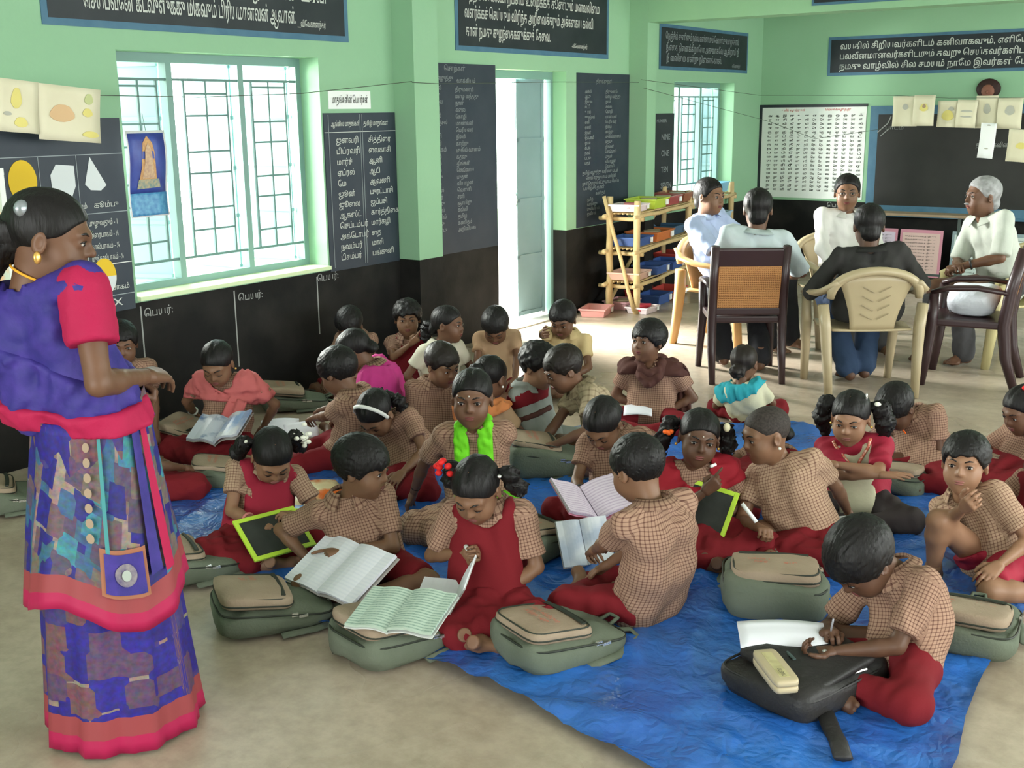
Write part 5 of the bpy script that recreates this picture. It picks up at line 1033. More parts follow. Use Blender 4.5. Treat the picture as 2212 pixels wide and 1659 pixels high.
I=person('small boy biting his finger with one bare knee drawn up',(2085,1000),(2142,1252),hphi=-122,hpitch=-2,bphi=-142,s=.95,low='shorts',lowm=M_red,topm=CHECK2,legs='kneeup',hands=(None,(2082,1098,.34)),poses=('relax','curl'),palms=(None,(-.1,-.9,.3)),elb=(None,(.3,.3,-1.0)),lod=0,skin=3,eyes='open',sleeve=.75)
KNEE=-1
I=person('girl with long loose hair and a red ribbon at the room side of the mat',(2210,885),(2196,1050),hphi=-160,hpitch=25,bphi=-165,s=.95,low='skirt',hair='girl',hands=((2150,1000,.06),None),lod=1); tail(I,[(.03,-.06,.02),(-.085,-.02,-.03),(-.095,.02,-.12),(-.085,.03,-.2)],[.05,.05,.045,.015],'loose_hair',rip=.008); tail(I,[(.0,-.10,.0),(.0,-.115,-.08),(.0,-.10,-.2)],[.06,.055,.02],'loose_hair',rip=.008); flower(I,(-.03,-.03,.11),M_rflow,'hair_ribbon',7,.014,.01)
I=person('girl in a maroon pinafore at the edge behind the finger-biting boy',(2262,985),(2240,1185),hphi=-150,hpitch=15,s=.93,low='skirt',lowm=M_red,hair='girl',lod=1); pinafore(I)
# front group
I=person('small girl with jasmine in her hair writing on a green-framed slate',(588,985),(556,1192),hphi=-68,hpitch=46,bphi=-72,s=.9,low='skirt',topm=CHECK2,hair='girl',hands=((636,1112,.18),(556,1132,.17)),poses=('pinch','curl'),lod=0,eyes='down',bulge=.05,skin=3); pinafore(I,M_red); tails(I,low=-.06,w=.028,out=.10); flower(I,(-.115,-.05,.02),M_wflow,n=26,r=.011,spread=.020); flower(I,(.10,-.05,.05),M_wflow,n=2,r=.007,spread=.004); bangle(I,1,mat('pink_bangle',(.6,.2,.18),.3,.5),'bangle',.3,1.4,.006)
I=person('boy pointing into a large open white notebook',(783,1010),(800,1262),hphi=-18,hpitch=12,bphi=-88,s=.95,low='shorts',hair='mop',hands=((745,1190,.17),(672,1215,.085)),poses=('point','curl'),palms=((0,0,-1),None),elb=((-1.0,-.1,-.2),None),lod=0,skin=2,sleeve=.75)
I=person('girl in a maroon pinafore with chalk in her hand, notebook in her lap',(1030,1058),(1052,1340),hphi=-112,hpitch=36,bphi=-100,s=.93,low='skirt',hair='girl',hands=((1075,1285,.12),(1005,1195,.24)),poses=('curl','pinch'),palms=(None,(-.3,.8,.3)),lod=0,eyes='down',skin=2,sleeve=.78); pinafore(I); tails(I,low=-.08,w=.030,out=.10); flower(I,(.115,-.02,.06),M_rflow,'hair_flower',9,.013,.016); flower(I,(-.09,-.02,.06),M_metal,'hair_clip',1,.008,.001)
I=person('boy in a check shirt with his back turned and maroon trousers',(1376,1012),(1398,1340),hphi=128,hpitch=22,bphi=128,s=.99,low='pants',topm=BEIGEP and CHECK,hair='boy',hands=((1275,1195,.15),(1300,1230,.12)),poses=('curl','relax'),lod=0,sleeve=.72,skin=2,bulge=.05,torso_w=1.05)
I=person('boy bent over writing on a white sheet beside the black bag',(1862,1208),(1940,1470),hphi=-160,hpitch=52,bphi=-158,s=.98,hs=1.07,low='pants',hair='mop',hands=((1800,1408,.14),(1790,1362,.15)),poses=('curl','pinch'),palms=((0,.2,.9),(0,-.2,-.9)),lod=0,skin=0,sleeve=.8,bulge=.06)
# ================================================================== the seated men
LB=cm('light_blue_shirt',(.42,.50,.72)); PB=cm('pale_blue_shirt',(.52,.60,.62)); WS=cm('white_shirt',(.68,.67,.64)); BK=cm('black_shirt',(.030,.029,.028)); PS=cm('pale_stripe_shirt',(.50,.53,.47)); TD=cm('dark_trousers',(.022,.022,.026)); TG=cm('grey_trousers',(.075,.075,.08)); TJ=cm('blue_jeans',(.03,.055,.11))
def seated(label,head,xy,phi,hphi,hands,feet_l,topm,lowm,skin,hair='man',hairm=None,poses=('relax','relax'),**kw):
    f=pdir(phi); u=np.array([0,0,1.]); sd=np.cross(f,u); c=np.array([xy[0],xy[1],0])
    kn=[c+f*.40+sd*q*.14+u*.50 for q in (-1,1)]; ft=[c+f*fl[0]+sd*fl[1]+u*.075 for fl in feet_l]
    hd=[None if h is None else dict(w=c+sd*h[0]+f*h[1]+u*h[2]) for h in hands]
    return person(label,head,(xy[0],xy[1],1),bphi=phi,hphi=hphi,s=1.13,hs=1.06,adult=True,seatz=.41,legs='chair',knees=kn,feet=ft,hands=hd,topm=topm,low='trousers',lowm=lowm,skin=skin,hair=hair,hairm=hairm,poses=poses,lod=2,bulge=.03,torso_w=1.04,shirt_len=.0,**kw)
I=seated('man in a light blue shirt resting a hand on his thigh',(1533,424),(-3.50,7.78),-42,-48,((-.10,.34,.58),(.26,.26,.58)),((.46,-.12),(.44,.10)),LB,TD,2,hpitch=4,sleeve=.98,belly=.012)
I=seated('man in a pale blue shirt seen from behind in the brown armchair',(1637,452),(-2.99,6.93),88,80,((-.10,.30,.60),(.27,.22,.60)),((.22,-.10),(.05,.12)),PB,TD,1,hpitch=8,sleeve=.98,belly=.012)
I=seated('man in a white shirt wearing spectacles facing the group',(1830,416),(-2.80,8.26),-82,-105,((-.12,.30,.58),(.18,.28,.56)),((.48,-.10),(.50,.12)),WS,TG,2,hpitch=4,long_sleeve=True)
for q in (-1,1):
    c=[(.030+.019*math.cos(a),.094,.004+.014*math.sin(a)) for a in [2*math.pi*j/16 for j in range(17)]]; worn(I,'spectacles',[tube_part([hl(I,(q*p[0],p[1],p[2])) for p in c],[.0016]*17,0,5),tube_part([hl(I,(q*.049,.092,.006)),hl(I,(q*.078,.03,.006)),hl(I,(q*.078,-.005,.004))],[.0016]*3,0,5)],mat('spectacle_metal',(.10,.09,.08),.3,.5,metal=.7))
I=seated('broad man in a black shirt seen from behind in the beige chair',(1877,488),(-2.20,6.98),90,82,((-.26,.20,.58),(.26,.20,.58)),((.14,-.06),(.20,.06)),BK,TJ,0,hpitch=12,long_sleeve=True,belly=.03)
I=seated('grey-haired man in a pale shirt with clasped hands',(2122,424),(-1.70,8.20),195,190,((-.02,.33,.66),(.05,.31,.66)),((.30,-.08),(.45,.10)),PS,TG,1,hairm=M_hairg,hpitch=2,sleeve=.95,poses=('grip','grip')); blob(I,(0,.086,-.038),.02,M_hairg,'moustache',(1.2,.45,.35)); bangle(I,0,mat('watch_black',(.02,.02,.02),.4,.4),'wrist_watch',.3,1.2,.008)
# ================================================================== the woman in the sari
def sari_mat(name,kind):
    m=mat(name,(.06,.05,.30),.6,.3); nt,b=nodes_of(m); at=nt.nodes.new('ShaderNodeAttribute'); at.attribute_name='cuv'
    mp=nt.nodes.new('ShaderNodeMapping'); nt.links.new(at.outputs['Vector'],mp.inputs[0])
    if kind=='skirt': mp.inputs['Scale'].default_value=(13,13,1)
    else: mp.inputs['Scale'].default_value=(24,13,1); mp.inputs['Rotation'].default_value=(0,0,.25)
    vo=nt.nodes.new('ShaderNodeTexVoronoi'); vo.distance='CHEBYCHEV'; vo.inputs['Scale'].default_value=1.0; vo.inputs['Randomness'].default_value=.55 if kind=='skirt' else .8; nt.links.new(mp.outputs[0],vo.inputs['Vector'])
    r=nt.nodes.new('ShaderNodeValToRGB'); r.color_ramp.interpolation='CONSTANT'; E=r.color_ramp.elements
    cols=[(0,(.022,.015,.17)),(.3,(.085,.045,.10)),(.5,(.025,.018,.20)),(.68,(.13,.06,.075)),(.85,(.05,.035,.15))] if kind=='skirt' else [(0,(.02,.017,.14)),(.18,(.035,.09,.17)),(.34,(.07,.05,.09)),(.5,(.13,.10,.09)),(.62,(.02,.016,.16)),(.76,(.04,.17,.22)),(.88,(.11,.065,.085))]
    E[0].position=0; E[0].color=(*cols[0][1],1); E[1].position=cols[1][0]; E[1].color=(*cols[1][1],1)
    for p,c in cols[2:]: e=E.new(p); e.color=(*c,1)
    sx=nt.nodes.new('ShaderNodeSeparateColor'); nt.links.new(vo.outputs['Color'],sx.inputs[0]); nt.links.new(sx.outputs[0],r.inputs[0])
    # thin gold/teal outlines and speckle
    d=nt.nodes.new('ShaderNodeMath'); d.operation='GREATER_THAN'; d.inputs[1].default_value=.62; nt.links.new(vo.outputs['Distance'],d.inputs[0])
    x=nt.nodes.new('ShaderNodeMix'); x.data_type='RGBA'; x.inputs[7].default_value=(.22,.16,.14,1); nt.links.new(r.outputs[0],x.inputs[6]); nt.links.new(d.outputs[0],x.inputs[0])
    ns=nt.nodes.new('ShaderNodeTexNoise'); ns.inputs['Scale'].default_value=60; nt.links.new(at.outputs['Vector'],ns.inputs['Vector'])
    y=nt.nodes.new('ShaderNodeMix'); y.data_type='RGBA'; y.blend_type='OVERLAY'; y.inputs[0].default_value=.8; nt.links.new(x.outputs[2],y.inputs[6]); nt.links.new(ns.outputs['Color'],y.inputs[7])
    # pink border where v is small
    sp=nt.nodes.new('ShaderNodeSeparateXYZ'); nt.links.new(at.outputs['Vector'],sp.inputs[0]); prev=y.outputs[2]
    for lim,c in ((.105,(.26,.045,.05)),(.05,(.36,.010,.065))):
        l=nt.nodes.new('ShaderNodeMath'); l.operation='LESS_THAN'; l.inputs[1].default_value=lim; nt.links.new(sp.outputs[1],l.inputs[0]); z=nt.nodes.new('ShaderNodeMix'); z.data_type='RGBA'; z.inputs[7].default_value=(*c,1); nt.links.new(prev,z.inputs[6]); nt.links.new(l.outputs[0],z.inputs[0]); prev=z.outputs[2]
    nt.links.new(prev,b.inputs['Base Color']); return m
M_sk=sari_mat('sari_skirt_print','skirt'); M_dr=sari_mat('sari_drape_print','drape'); BLUE=mat('royal_blue_silk',(.028,.022,.17),.65,.3,noise=(22,(.05,.03,.23)),bump=(60,.2)); MAG=mat('magenta_blouse',(.36,.012,.06),.7,.2,bump=(80,.15))
fl=G(262,1568); 
I=person('woman in a blue and magenta patterned sari standing over the children',(108,512),(fl[0],fl[1],1),hphi=8,hpitch=14,bphi=74,s=1.08,hs=1.0,adult=True,seatz=.71,legs='stand',top='sari_blouse',topm=BLUE,hair='woman',hands=(dict(w=fl*[1,1,0]+pdir(80)*.14+np.array([0,0,.97])),dict(rel=(.05,.16,-.27))),elb=(None,(.3,-.5,-1.0)),poses=('pinch','relax'),lod=0,skin=1,collar=False,sleeve=.14,bulge=.0,shirt_cut=.22,foot=False,torso_w=1.06)
s_,fw,sd,up=I['s'],I['fwd'],I['side'],np.array([0,0,1.])
# magenta sleeves, waist band, braid, jewellery
for i in (0,1):
    f=Field(I['lo'],I['hi'],.010); a=I['Sh'][i]; b=I['El'][i]; f.cone(a+(b-a)*.02,a+(b-a)*.68,.066,.066,.01).ripple(.002,.06,3); u=unit(b-a); f.plane(a+(b-a)*.60,u); V,Q=f.mesh(); worn(I,'blouse_sleeve',[(V,Q,0)],MAG)
def ringrow(z,rx,ry,c,a0=0,a1=2*math.pi,n=72,pl=0,npl=14,ph=0,tilt=0,close=True):
    R=[]
    for j in range(n):
        a=a0+(a1-a0)*j/(n if close else n-1); w=1+pl*math.sin(npl*a+ph)+pl*.5*math.sin((npl*2+3)*a+1.3*ph); R.append(c+sd*math.cos(a)*rx*w+fw*math.sin(a)*ry*w+up*(z+tilt*math.cos(a-.6)))
    return R
def loft(name,rows,m,V0,close=True,du=.9,thick=.004):
    n=len(rows[0]); V=np.array(rows).reshape(-1,3); F=[]
    for i in range(len(rows)-1):
        for j in range(n if close else n-1): F.append((i*n+j,i*n+(j+1)%n,(i+1)*n+(j+1)%n,(i+1)*n+j))
    at_=np.array([(du*(j/n),V0[i],0) for i in range(len(rows)) for j in range(n)])
    cen=V.reshape(len(rows),n,3).mean(1,keepdims=True); dirv_=(V.reshape(len(rows),n,3)-cen); dirv_=dirv_/np.linalg.norm(dirv_,axis=2,keepdims=True); V2=(V.reshape(len(rows),n,3)-dirv_*thick).reshape(-1,3)
    F=np.array(F); k=len(V); F2=F[:,::-1]+k; edges=[]
    for j in range(n if close else n-1): edges.append((j,(j+1)%n,(j+1)%n+k,j+k)[::-1]); e=(len(rows)-1)*n; edges.append((e+j,e+(j+1)%n,e+(j+1)%n+k,e+j+k))
    return worn(I,name,[(np.concatenate([V,V2]),np.concatenate([F,F2,np.array(edges)]),0)],m,np.concatenate([at_,at_]))
hip=I['P0']*[1,1,0]; flr=fl*[1,1,0]
zs=np.linspace(.93,.012,30); rows=[]
for i,z in enumerate(zs):
    t=1-(z-.012)/(.93-.012); c=hip*(1-t)+(flr+fw*.03)*t; rx=.150+.02*math.sin(math.pi*t*.9)+.055*t**2; ry=.140+.015*math.sin(math.pi*t)+.075*t**2; rows.append(ringrow(z,rx,ry,c,pl=.012+.035*t**1.5,npl=9,ph=1.2*t))
loft('sari_skirt',rows,M_sk,[z-.012 for z in zs],du=1.15)
zs=np.linspace(0,1,22); rows=[]; a0,a1=-2.75,1.55
V0=[]
for i,t in enumerate(zs):
    top=.985; n=60; R=[]
    for j in range(n):
        a=a0+(a1-a0)*j/(n-1); zb=.42+.10*math.cos(a+.9)**2*0+.035*math.sin(3*a)-.02*math.cos(a*1.1+.4); z=top+(zb-top)*t+.05*math.sin(a-.3)*(1-t)
        w=1+.03*t*math.sin(7*a+2.2*t)+.018*math.sin(15*a+3*t); R.append(hip*(1-t*.45)+flr*t*.45+sd*math.cos(a)*(.150+.068*t)*w+fw*math.sin(a)*(.122+.088*t)*w+up*z)
    rows.append(R); V0.append((1-t)*.56)
loft('sari_drape',rows,M_dr,V0,close=False,du=.75)
def drape_pt(a,t,off=.006):
    top=.985; zb=.42+.035*math.sin(3*a)-.02*math.cos(a*1.1+.4); z=top+(zb-top)*t+.05*math.sin(a-.3)*(1-t); w=1+.03*t*math.sin(7*a+2.2*t)+.018*math.sin(15*a+3*t)
    return hip*(1-t*.45)+flr*t*.45+sd*math.cos(a)*((.150+.068*t)*w+off)+fw*math.sin(a)*((.122+.088*t)*w+off)+up*z
def motif(name,ac,tc,aw,th,off,m,round_=False):
    n=10; V=[];F=[]
    if round_:
        V=[drape_pt(ac,tc,off)]+[drape_pt(ac+aw*math.cos(2*math.pi*j/24),tc+th*math.sin(2*math.pi*j/24),off) for j in range(24)]; F=[(0,j+1,(j+1)%24+1) for j in range(24)]
    else:
        V=[drape_pt(ac-aw+2*aw*i/n,tc-th+2*th*j/n,off) for i in range(n+1) for j in range(n+1)]; F=[(i*(n+1)+j,(i+1)*(n+1)+j,(i+1)*(n+1)+j+1,i*(n+1)+j+1) for i in range(n) for j in range(n)]
    worn(I,name,[(np.array(V),F,0)],m)
ac=-.72
motif('motif_frame',ac,.72,.30,.115,.012,mat('sari_orange',(.30,.12,.07),.7,.2)); motif('motif_field',ac,.72,.25,.096,.015,BLUE); motif('motif_ring',ac,.72,.14,.055,.018,mat('sari_silver',(.24,.21,.22),.6,.3,noise=(60,(.1,.08,.16))),True); motif('motif_centre',ac,.72,.06,.026,.021,mat('sari_pearl',(.36,.40,.36),.6,.3),True)
for q in range(7): motif('border_motif',-1.12,.12+.075*q,.05,.024,.013,mat('sari_gold',(.30,.22,.15),.6,.3),True)
motif('teal_stripe',-.92,.36,.025,.30,.012,mat('sari_teal',(.06,.24,.25),.7,.2)); motif('blue_stripe',-.28,.40,.09,.36,.012,BLUE); motif('magenta_stripe',-.10,.40,.06,.38,.014,MAG)
# diagonal pallu: swag from the left shoulder over the back to the right hip, magenta edged
f=Field(I['lo']-.05,I['hi']+.05,.0105); I['torso'](f,.024); f.ripple(.005,.06,77); n=unit(I['tside']*.55+I['tu']*.84); f.plane(I['B'](.62)+I['tside']*.02,n); f.plane(I['B'](.30),unit(-I['tu']-I['tside']*.15)); V,Q=f.mesh(); worn(I,'sari_pallu',[(V,Q,0)],BLUE)
f=Field(I['lo']-.05,I['hi']+.05,.0105); I['torso'](f,.032); f.ripple(.004,.06,78); nn=unit(I['tu']+I['tside']*.30); f.plane(I['B'](.36),nn); f.plane(I['B'](.22),-nn); V,Q=f.mesh(); worn(I,'sari_border',[(V,Q,0)],MAG)
# bunch of sari held in front of the left forearm
W=I['Wr'][0]; f=Field(W-.22,W+.22,.011); f.chain([W+pdir(0)*.04,W+pdir(0)*.05-up*.08,W+pdir(0)*.04-up*.15],[.035,.04,.025],.03).ripple(.008,.05,5); V,Q=f.mesh(); worn(I,'gathered_cloth',[(V,Q,0)],BLUE)
tail(I,[(0,-.085,-.01),(0,-.125,-.05),(0,-.145,-.13),(0,-.16,-.24),(.0,-.17,-.36),(.0,-.17,-.44)],[.055,.06,.05,.042,.034,.012],'braid',rip=.006,wl=.045,h=.009)
blob(I,(.062,-.055,.06),.02,mat('silver_clip',(.30,.33,.36),.25,.6,metal=.6),'hair_clip',(.7,1,1)); blob(I,(.084,-.002,-.040),.010,M_gold,'earring',(.6,1,1.5)); blob(I,(-.084,-.002,-.040),.010,M_gold,'earring',(.6,1,1.5))
c_=I['N']+(I['Hc']-I['N'])*.30; nv=unit(I['Hc']-I['N']); n1=unit(I['tside']-nv*(I['tside']@nv)); n2=np.cross(nv,n1)
worn(I,'thread_necklace',[tube_part([c_+(n1*math.cos(a)+n2*math.sin(a))*.060-nv*.004 for a in [2*math.pi*j/20 for j in range(21)]],[.0035]*21,0,5)],mat('yellow_thread',(.75,.36,.03),.6,.3))
WOMAN=I
# ================================================================== blue tarpaulin
def poly_pts(P,n):
    P=np.array(P,float); d=np.r_[0,np.cumsum(np.hypot(*np.diff(P,axis=0).T))]; t=np.linspace(0,d[-1],n); return np.stack([np.interp(t,d,P[:,i]) for i in (0,1)],1)
NT=150
def W2(P): return np.array([G(*p)[:2] for p in P])
e_bl=poly_pts(W2([(338,1018),(352,1180),(430,1252),(700,1366),(940,1442),(1130,1528),(1330,1640),(1640,1800),(1940,1955)]),NT)
e_rt=poly_pts(W2([(1940,1955),(2068,1659),(2085,1560),(2125,1466),(2212,1335),(2420,1180)]),NT)
e_tp=poly_pts(W2([(1712,924),(1850,950),(2100,1004),(2400,1062),(2420,1180)]),NT)
e_bk=poly_pts(W2([(338,1018),(650,966),(1000,936),(1450,930),(1712,924)]),NT)
u=np.linspace(0,1,NT)[:,None,None]; v=np.linspace(0,1,NT)[None,:,None]
# u along e_bl / e_tp, v along e_bk / e_rt
S=(1-v)*e_bl[:,None,:]+v*e_tp[:,None,:]+(1-u)*e_bk[None,:,:]+u*e_rt[None,:,:]-((1-u)*(1-v)*e_bl[0]+u*(1-v)*e_bl[-1]+(1-u)*v*e_tp[0]+u*v*e_tp[-1])
X,Y=S[...,0],S[...,1]; Zt=np.zeros_like(X); rg=np.random.RandomState(3)
for k in range(26):
    a=rg.rand()*math.pi; wl=.25+.9*rg.rand(); ph=rg.rand()*6; d=(X*math.cos(a)+Y*math.sin(a)); q=np.sin(2*math.pi*d/wl+ph+1.2*np.sin((X*math.sin(a)-Y*math.cos(a))*2*math.pi/(wl*2.3)+ph)); Zt+=.0019*(1-np.abs(q))**3*3.2*(wl**.3)
edge=np.minimum(np.minimum(u[...,0],1-u[...,0]),np.minimum(v[...,0],1-v[...,0]))*np.ones_like(X); Zt=Zt*.9+.004+.012*np.exp(-edge/.006)*np.abs(np.sin(9*X+7*Y))
TV=np.stack([X,Y,Zt],2).reshape(-1,3); idx=np.arange(NT*NT).reshape(NT,NT); TF=np.stack([idx[:-1,:-1],idx[:-1,1:],idx[1:,1:],idx[1:,:-1]],2).reshape(-1,4)
if np.cross(TV[TF[0,1]]-TV[TF[0,0]],TV[TF[0,2]]-TV[TF[0,0]])[2]<0: TF=TF[:,::-1]
M_tarp=mat('blue_tarpaulin',(.014,.095,.40),.24,.8,noise=(2.5,(.025,.15,.50))); nt,b=nodes_of(M_tarp); tc=nt.nodes.new('ShaderNodeTexCoord'); vn=nt.nodes.new('ShaderNodeTexVoronoi'); vn.feature='DISTANCE_TO_EDGE'; vn.inputs['Scale'].default_value=5.5; ns=nt.nodes.new('ShaderNodeTexNoise'); ns.inputs['Scale'].default_value=6; mx=nt.nodes.new('ShaderNodeVectorMath'); mx.operation='ADD'; nt.links.new(tc.outputs['Object'],ns.inputs['Vector']); nt.links.new(tc.outputs['Object'],mx.inputs[0]); nt.links.new(ns.outputs['Color'],mx.inputs[1]); nt.links.new(mx.outputs[0],vn.inputs['Vector'])
ns2=nt.nodes.new('ShaderNodeTexNoise'); ns2.inputs['Scale'].default_value=26; ns2.inputs['Detail'].default_value=6; nt.links.new(tc.outputs['Object'],ns2.inputs['Vector']); ad=nt.nodes.new('ShaderNodeMath'); ad.operation='ADD'; nt.links.new(vn.outputs['Distance'],ad.inputs[0]); nt.links.new(ns2.outputs['Fac'],ad.inputs[1]); bu=nt.nodes.new('ShaderNodeBump'); bu.inputs['Strength'].default_value=.34; bu.inputs['Distance'].default_value=.02; nt.links.new(ad.outputs[0],bu.inputs['Height']); nt.links.new(bu.outputs[0],b.inputs['Normal'])
me=mesh_from('tarpaulin',[(TV-[TV[:,0].mean(),TV[:,1].mean(),0],TF,0)],[M_tarp]); o=link('tarpaulin',me,loc=(TV[:,0].mean(),TV[:,1].mean(),0)); tag(o,'crinkled blue plastic tarpaulin spread on the cement floor','tarpaulin')
# ================================================================== school bags
M_bagg=mat('grey_green_canvas',(.135,.155,.115),.8,.2,noise=(7,(.105,.125,.09)),bump=(120,.25)); M_bagt=mat('tan_canvas',(.33,.255,.185),.8,.2,noise=(7,(.27,.205,.145)),bump=(120,.25)); M_zip=mat('dark_piping',(.025,.03,.022),.6,.3); M_prt=mat('faded_red_print',(.55,.15,.10),.8,.1); M_bagb=mat('black_nylon',(.016,.015,.015),.55,.35,noise=(9,(.026,.024,.023)),bump=(60,.3))
def spow(x,e): return np.sign(x)*np.abs(x)**e
def pillow(a,b,c,e1=.45,e2=.35,nu=36,nv=14,seed=0,sag=.006):
    """superellipsoid half sizes a,b,c resting on z=0"""
    r=np.random.RandomState(seed); V=[];F=[]
    for i in range(nv+1):
        t=-math.pi/2+math.pi*i/nv
        for j in range(nu):
            p=2*math.pi*j/nu; V.append((a*spow(math.cos(t),e1)*spow(math.cos(p),e2),b*spow(math.cos(t),e1)*spow(math.sin(p),e2),c*spow(math.sin(t),e1*1.2)+c))
    V=np.array(V,float); d=0
    for k in range(4): w=r.randn(3)*18; d=d+np.sin(V@w+r.rand()*6)
    V[:,2]+=sag*d*(V[:,2]>c*.3); V[:,0]+=sag*.7*np.sin(V[:,1]*30+seed)*(V[:,2]/(2*c)); V[:,2]=np.maximum(V[:,2],0)
    for i in range(nv):
        for j in range(nu): F.append((i*nu+j,i*nu+(j+1)%nu,(i+1)*nu+(j+1)%nu,(i+1)*nu+j))
    return V,np.array(F)
def outline(a,b,e2,n=40): return [(a*spow(math.cos(2*math.pi*j/n),e2),b*spow(math.sin(2*math.pi*j/n),e2)) for j in range(n+1)]
BAGN=[0]
def school_bag(px,py,phi,label,z=.006,sc=1.0,tilt=0.0,hgt=.060,strap=True,pocket=True,prt=True,pull=True,xy=None):
    """lies on its back; local +y = top of the bag, tan pocket on top"""
    BAGN[0]+=1; sd=BAGN[0]
    g=G(px,py,z) if xy is None else xy; root=empty('school_bag',(g[0],g[1],z),math.radians(phi+35-90),label=label,cat='bag',group='green and tan school bags'); root.rotation_euler=(tilt,0,math.radians(phi+35-90)); root.scale=(sc,sc,sc)
    a,b,c=.150,.200,hgt
    T=lambda y: 2*c*(.98-.50*np.clip((y+b)/(2*b),0,1)**1.3)      # the bag is full at the bottom and flat at the top
    V,F=pillow(a,b,c,.38,.40,seed=sd,sag=.009); V[:,2]*=T(V[:,1])/(2*c); V[:,0]*=1-.10*np.clip(V[:,1]/b,0,1); link('bag_body',mesh_from('bag_body',[(V,F,0)],[M_bagg]),root)
    if pocket:
        V,F=pillow(.124,.122,.024,.34,.34,30,10,sd+40,.003); V[:,1]-=.062; V[:,2]+=T(V[:,1])-.013; pk=link('front_pocket',mesh_from('front_pocket',[(V,F,0)],[M_bagt]),root)
        for r1,r2,dz in ((.117,.115,.028),(.124,.122,.006)): MB().tube([(x,y-.062,float(T(y-.062))+dz) for x,y in outline(r1,r2,.36)],.0030,5).build('piping',M_zip,pk)
        MB().tube([(x,.022+.006*math.cos(x*14),float(T(.022))+.036) for x in (-.10,-.05,0,.05,.10)],.0085,6,flat=.45).build('zipper',M_zip,pk)
        if prt:
            sl=float(T(-.02)-T(-.12))/.10; uv=Vector((0,1,sl)).normalized()
            lettering([('பள்ளிக் கல்வித்துறை',-.075,.012,.018,.15),('தமிழ்நாடு அரசு',-.06,-.020,.018,.12)],(0,-.075,float(T(-.075))+.036),(1,0,0),tuple(uv),M_prt,pk,'faded_print',proud=.0035,res=1)
    MB().tube([(x,y,float(T(y))*.80) for x,y in outline(a*.965,b*.965,.40)],.0036,5).build('piping',M_zip,root)
    if strap:
        for q in (-1,1): MB().tube([(q*.05,b*.9,c*.7),(q*.06,b+.045,c*.5),(q*.10,b+.05,.014),(q*.15,b*.6,.010),(q*.16,.0,.010)],.016,6,flat=.35).build('strap',M_bagg,root,smooth=True)
        MB().tube([(-.025,b*.93,c*.8),(-.02,b+.025,c*1.0),(.02,b+.025,c*1.0),(.025,b*.93,c*.8)],.007,6).build('handle',M_bagg,root,smooth=True)
    if pull: MB().box((a*.95,.05,float(T(.05))*.8),(.008,.022,.012)).box((a*.97,.078,float(T(.07))*.75),(.007,.030,.009)).build('zip_pull',M_metal,root)
    return root
school_bag(590,1338,22,'green and tan school bag on bare cement beside the large open notebook',sc=1.0)
BB2=school_bag(858,1396,42,'green and tan school bag with an open book on it',sc=1.0)
school_bag(1208,1405,34,'green and tan school bag lying flat beside the back-turned boy in check',z=.012)
school_bag(1668,1292,80,'green and tan school bag between the back-turned boy and the writing boy',z=.012,hgt=.062,sc=1.2)
school_bag(2095,1375,62,'green and tan school bag behind the boy writing on a white sheet',z=.012)
school_bag(1165,1185,40,'green and tan school bag behind the girl with a red hair flower',z=.012)
school_bag(1182,1018,8,'bulky green school bag under the plaid-shirted boy\'s hand',z=.012,hgt=.085)
school_bag(425,975,-20,'green and tan school bag under the book of the pink-shawl girl',z=.012,hgt=.07)
school_bag(636,878,15,'school bag against the wall behind the pink-shawl girl',z=.006)
school_bag(402,1240,30,'green school bag by the hem of the sari at the mat corner',z=.012)
school_bag(1942,1050,60,'school bag tucked beside the girl in the crimson kurta',z=.012,sc=.85)
school_bag(2262,1238,20,'school bag partly under the boy with a bare drawn-up knee',z=.012)
school_bag(8,1095,25,'school bag on the floor behind the woman in the sari',z=.006)
school_bag(492,1042,10,'olive school bag behind the girl with jasmine in her hair',z=.012,sc=.85)
school_bag(2185,1028,10,'school bag before the girl with a red ribbon',z=.012,sc=.9)
# black bag with flap and strap
g=G(1735,1490,.012); root=empty('black_bag',(g[0],g[1],.012),math.radians(38+35-90),label='black nylon satchel with metal fittings lying beside the writing boy',cat='bag')
V,F=pillow(.170,.210,.052,.40,.27,44,14,91,.008); link('bag_body',mesh_from('bag_body',[(V,F,0)],[M_bagb]),root)
V,F=pillow(.152,.150,.022,.4,.25,40,10,92,.004); V[:,1]+=.01; V[:,2]+=.088; link('flap',mesh_from('flap',[(V,F,0)],[M_bagb]),root)
MB().tube([(x,y,.085) for x,y in outline(.164,.203,.27)],.004,5).build('piping',M_bagb,root); MB().sphere((.05,.03,.134),.011,10,(1,1,.5)).build('snap_button',M_metal,root,smooth=True); MB().tube([(.142,.045,.098),(.150,.09,.098)],.004,6).build('zip_pull',M_metal,root)
MB().tube([(.15,-.10,.03),(.22,-.16,.026),(.27,-.20,.028),(.33,-.26,.030)],.026,8,flat=.45).build('strap',M_bagb,root,smooth=True); MB().tube([(-.03,-.05,.131),(.02,-.075,.131)],.006,6,flat=.4).build('logo_patch',mat('patch_grey',(.06,.09,.09),.5,.3),root)
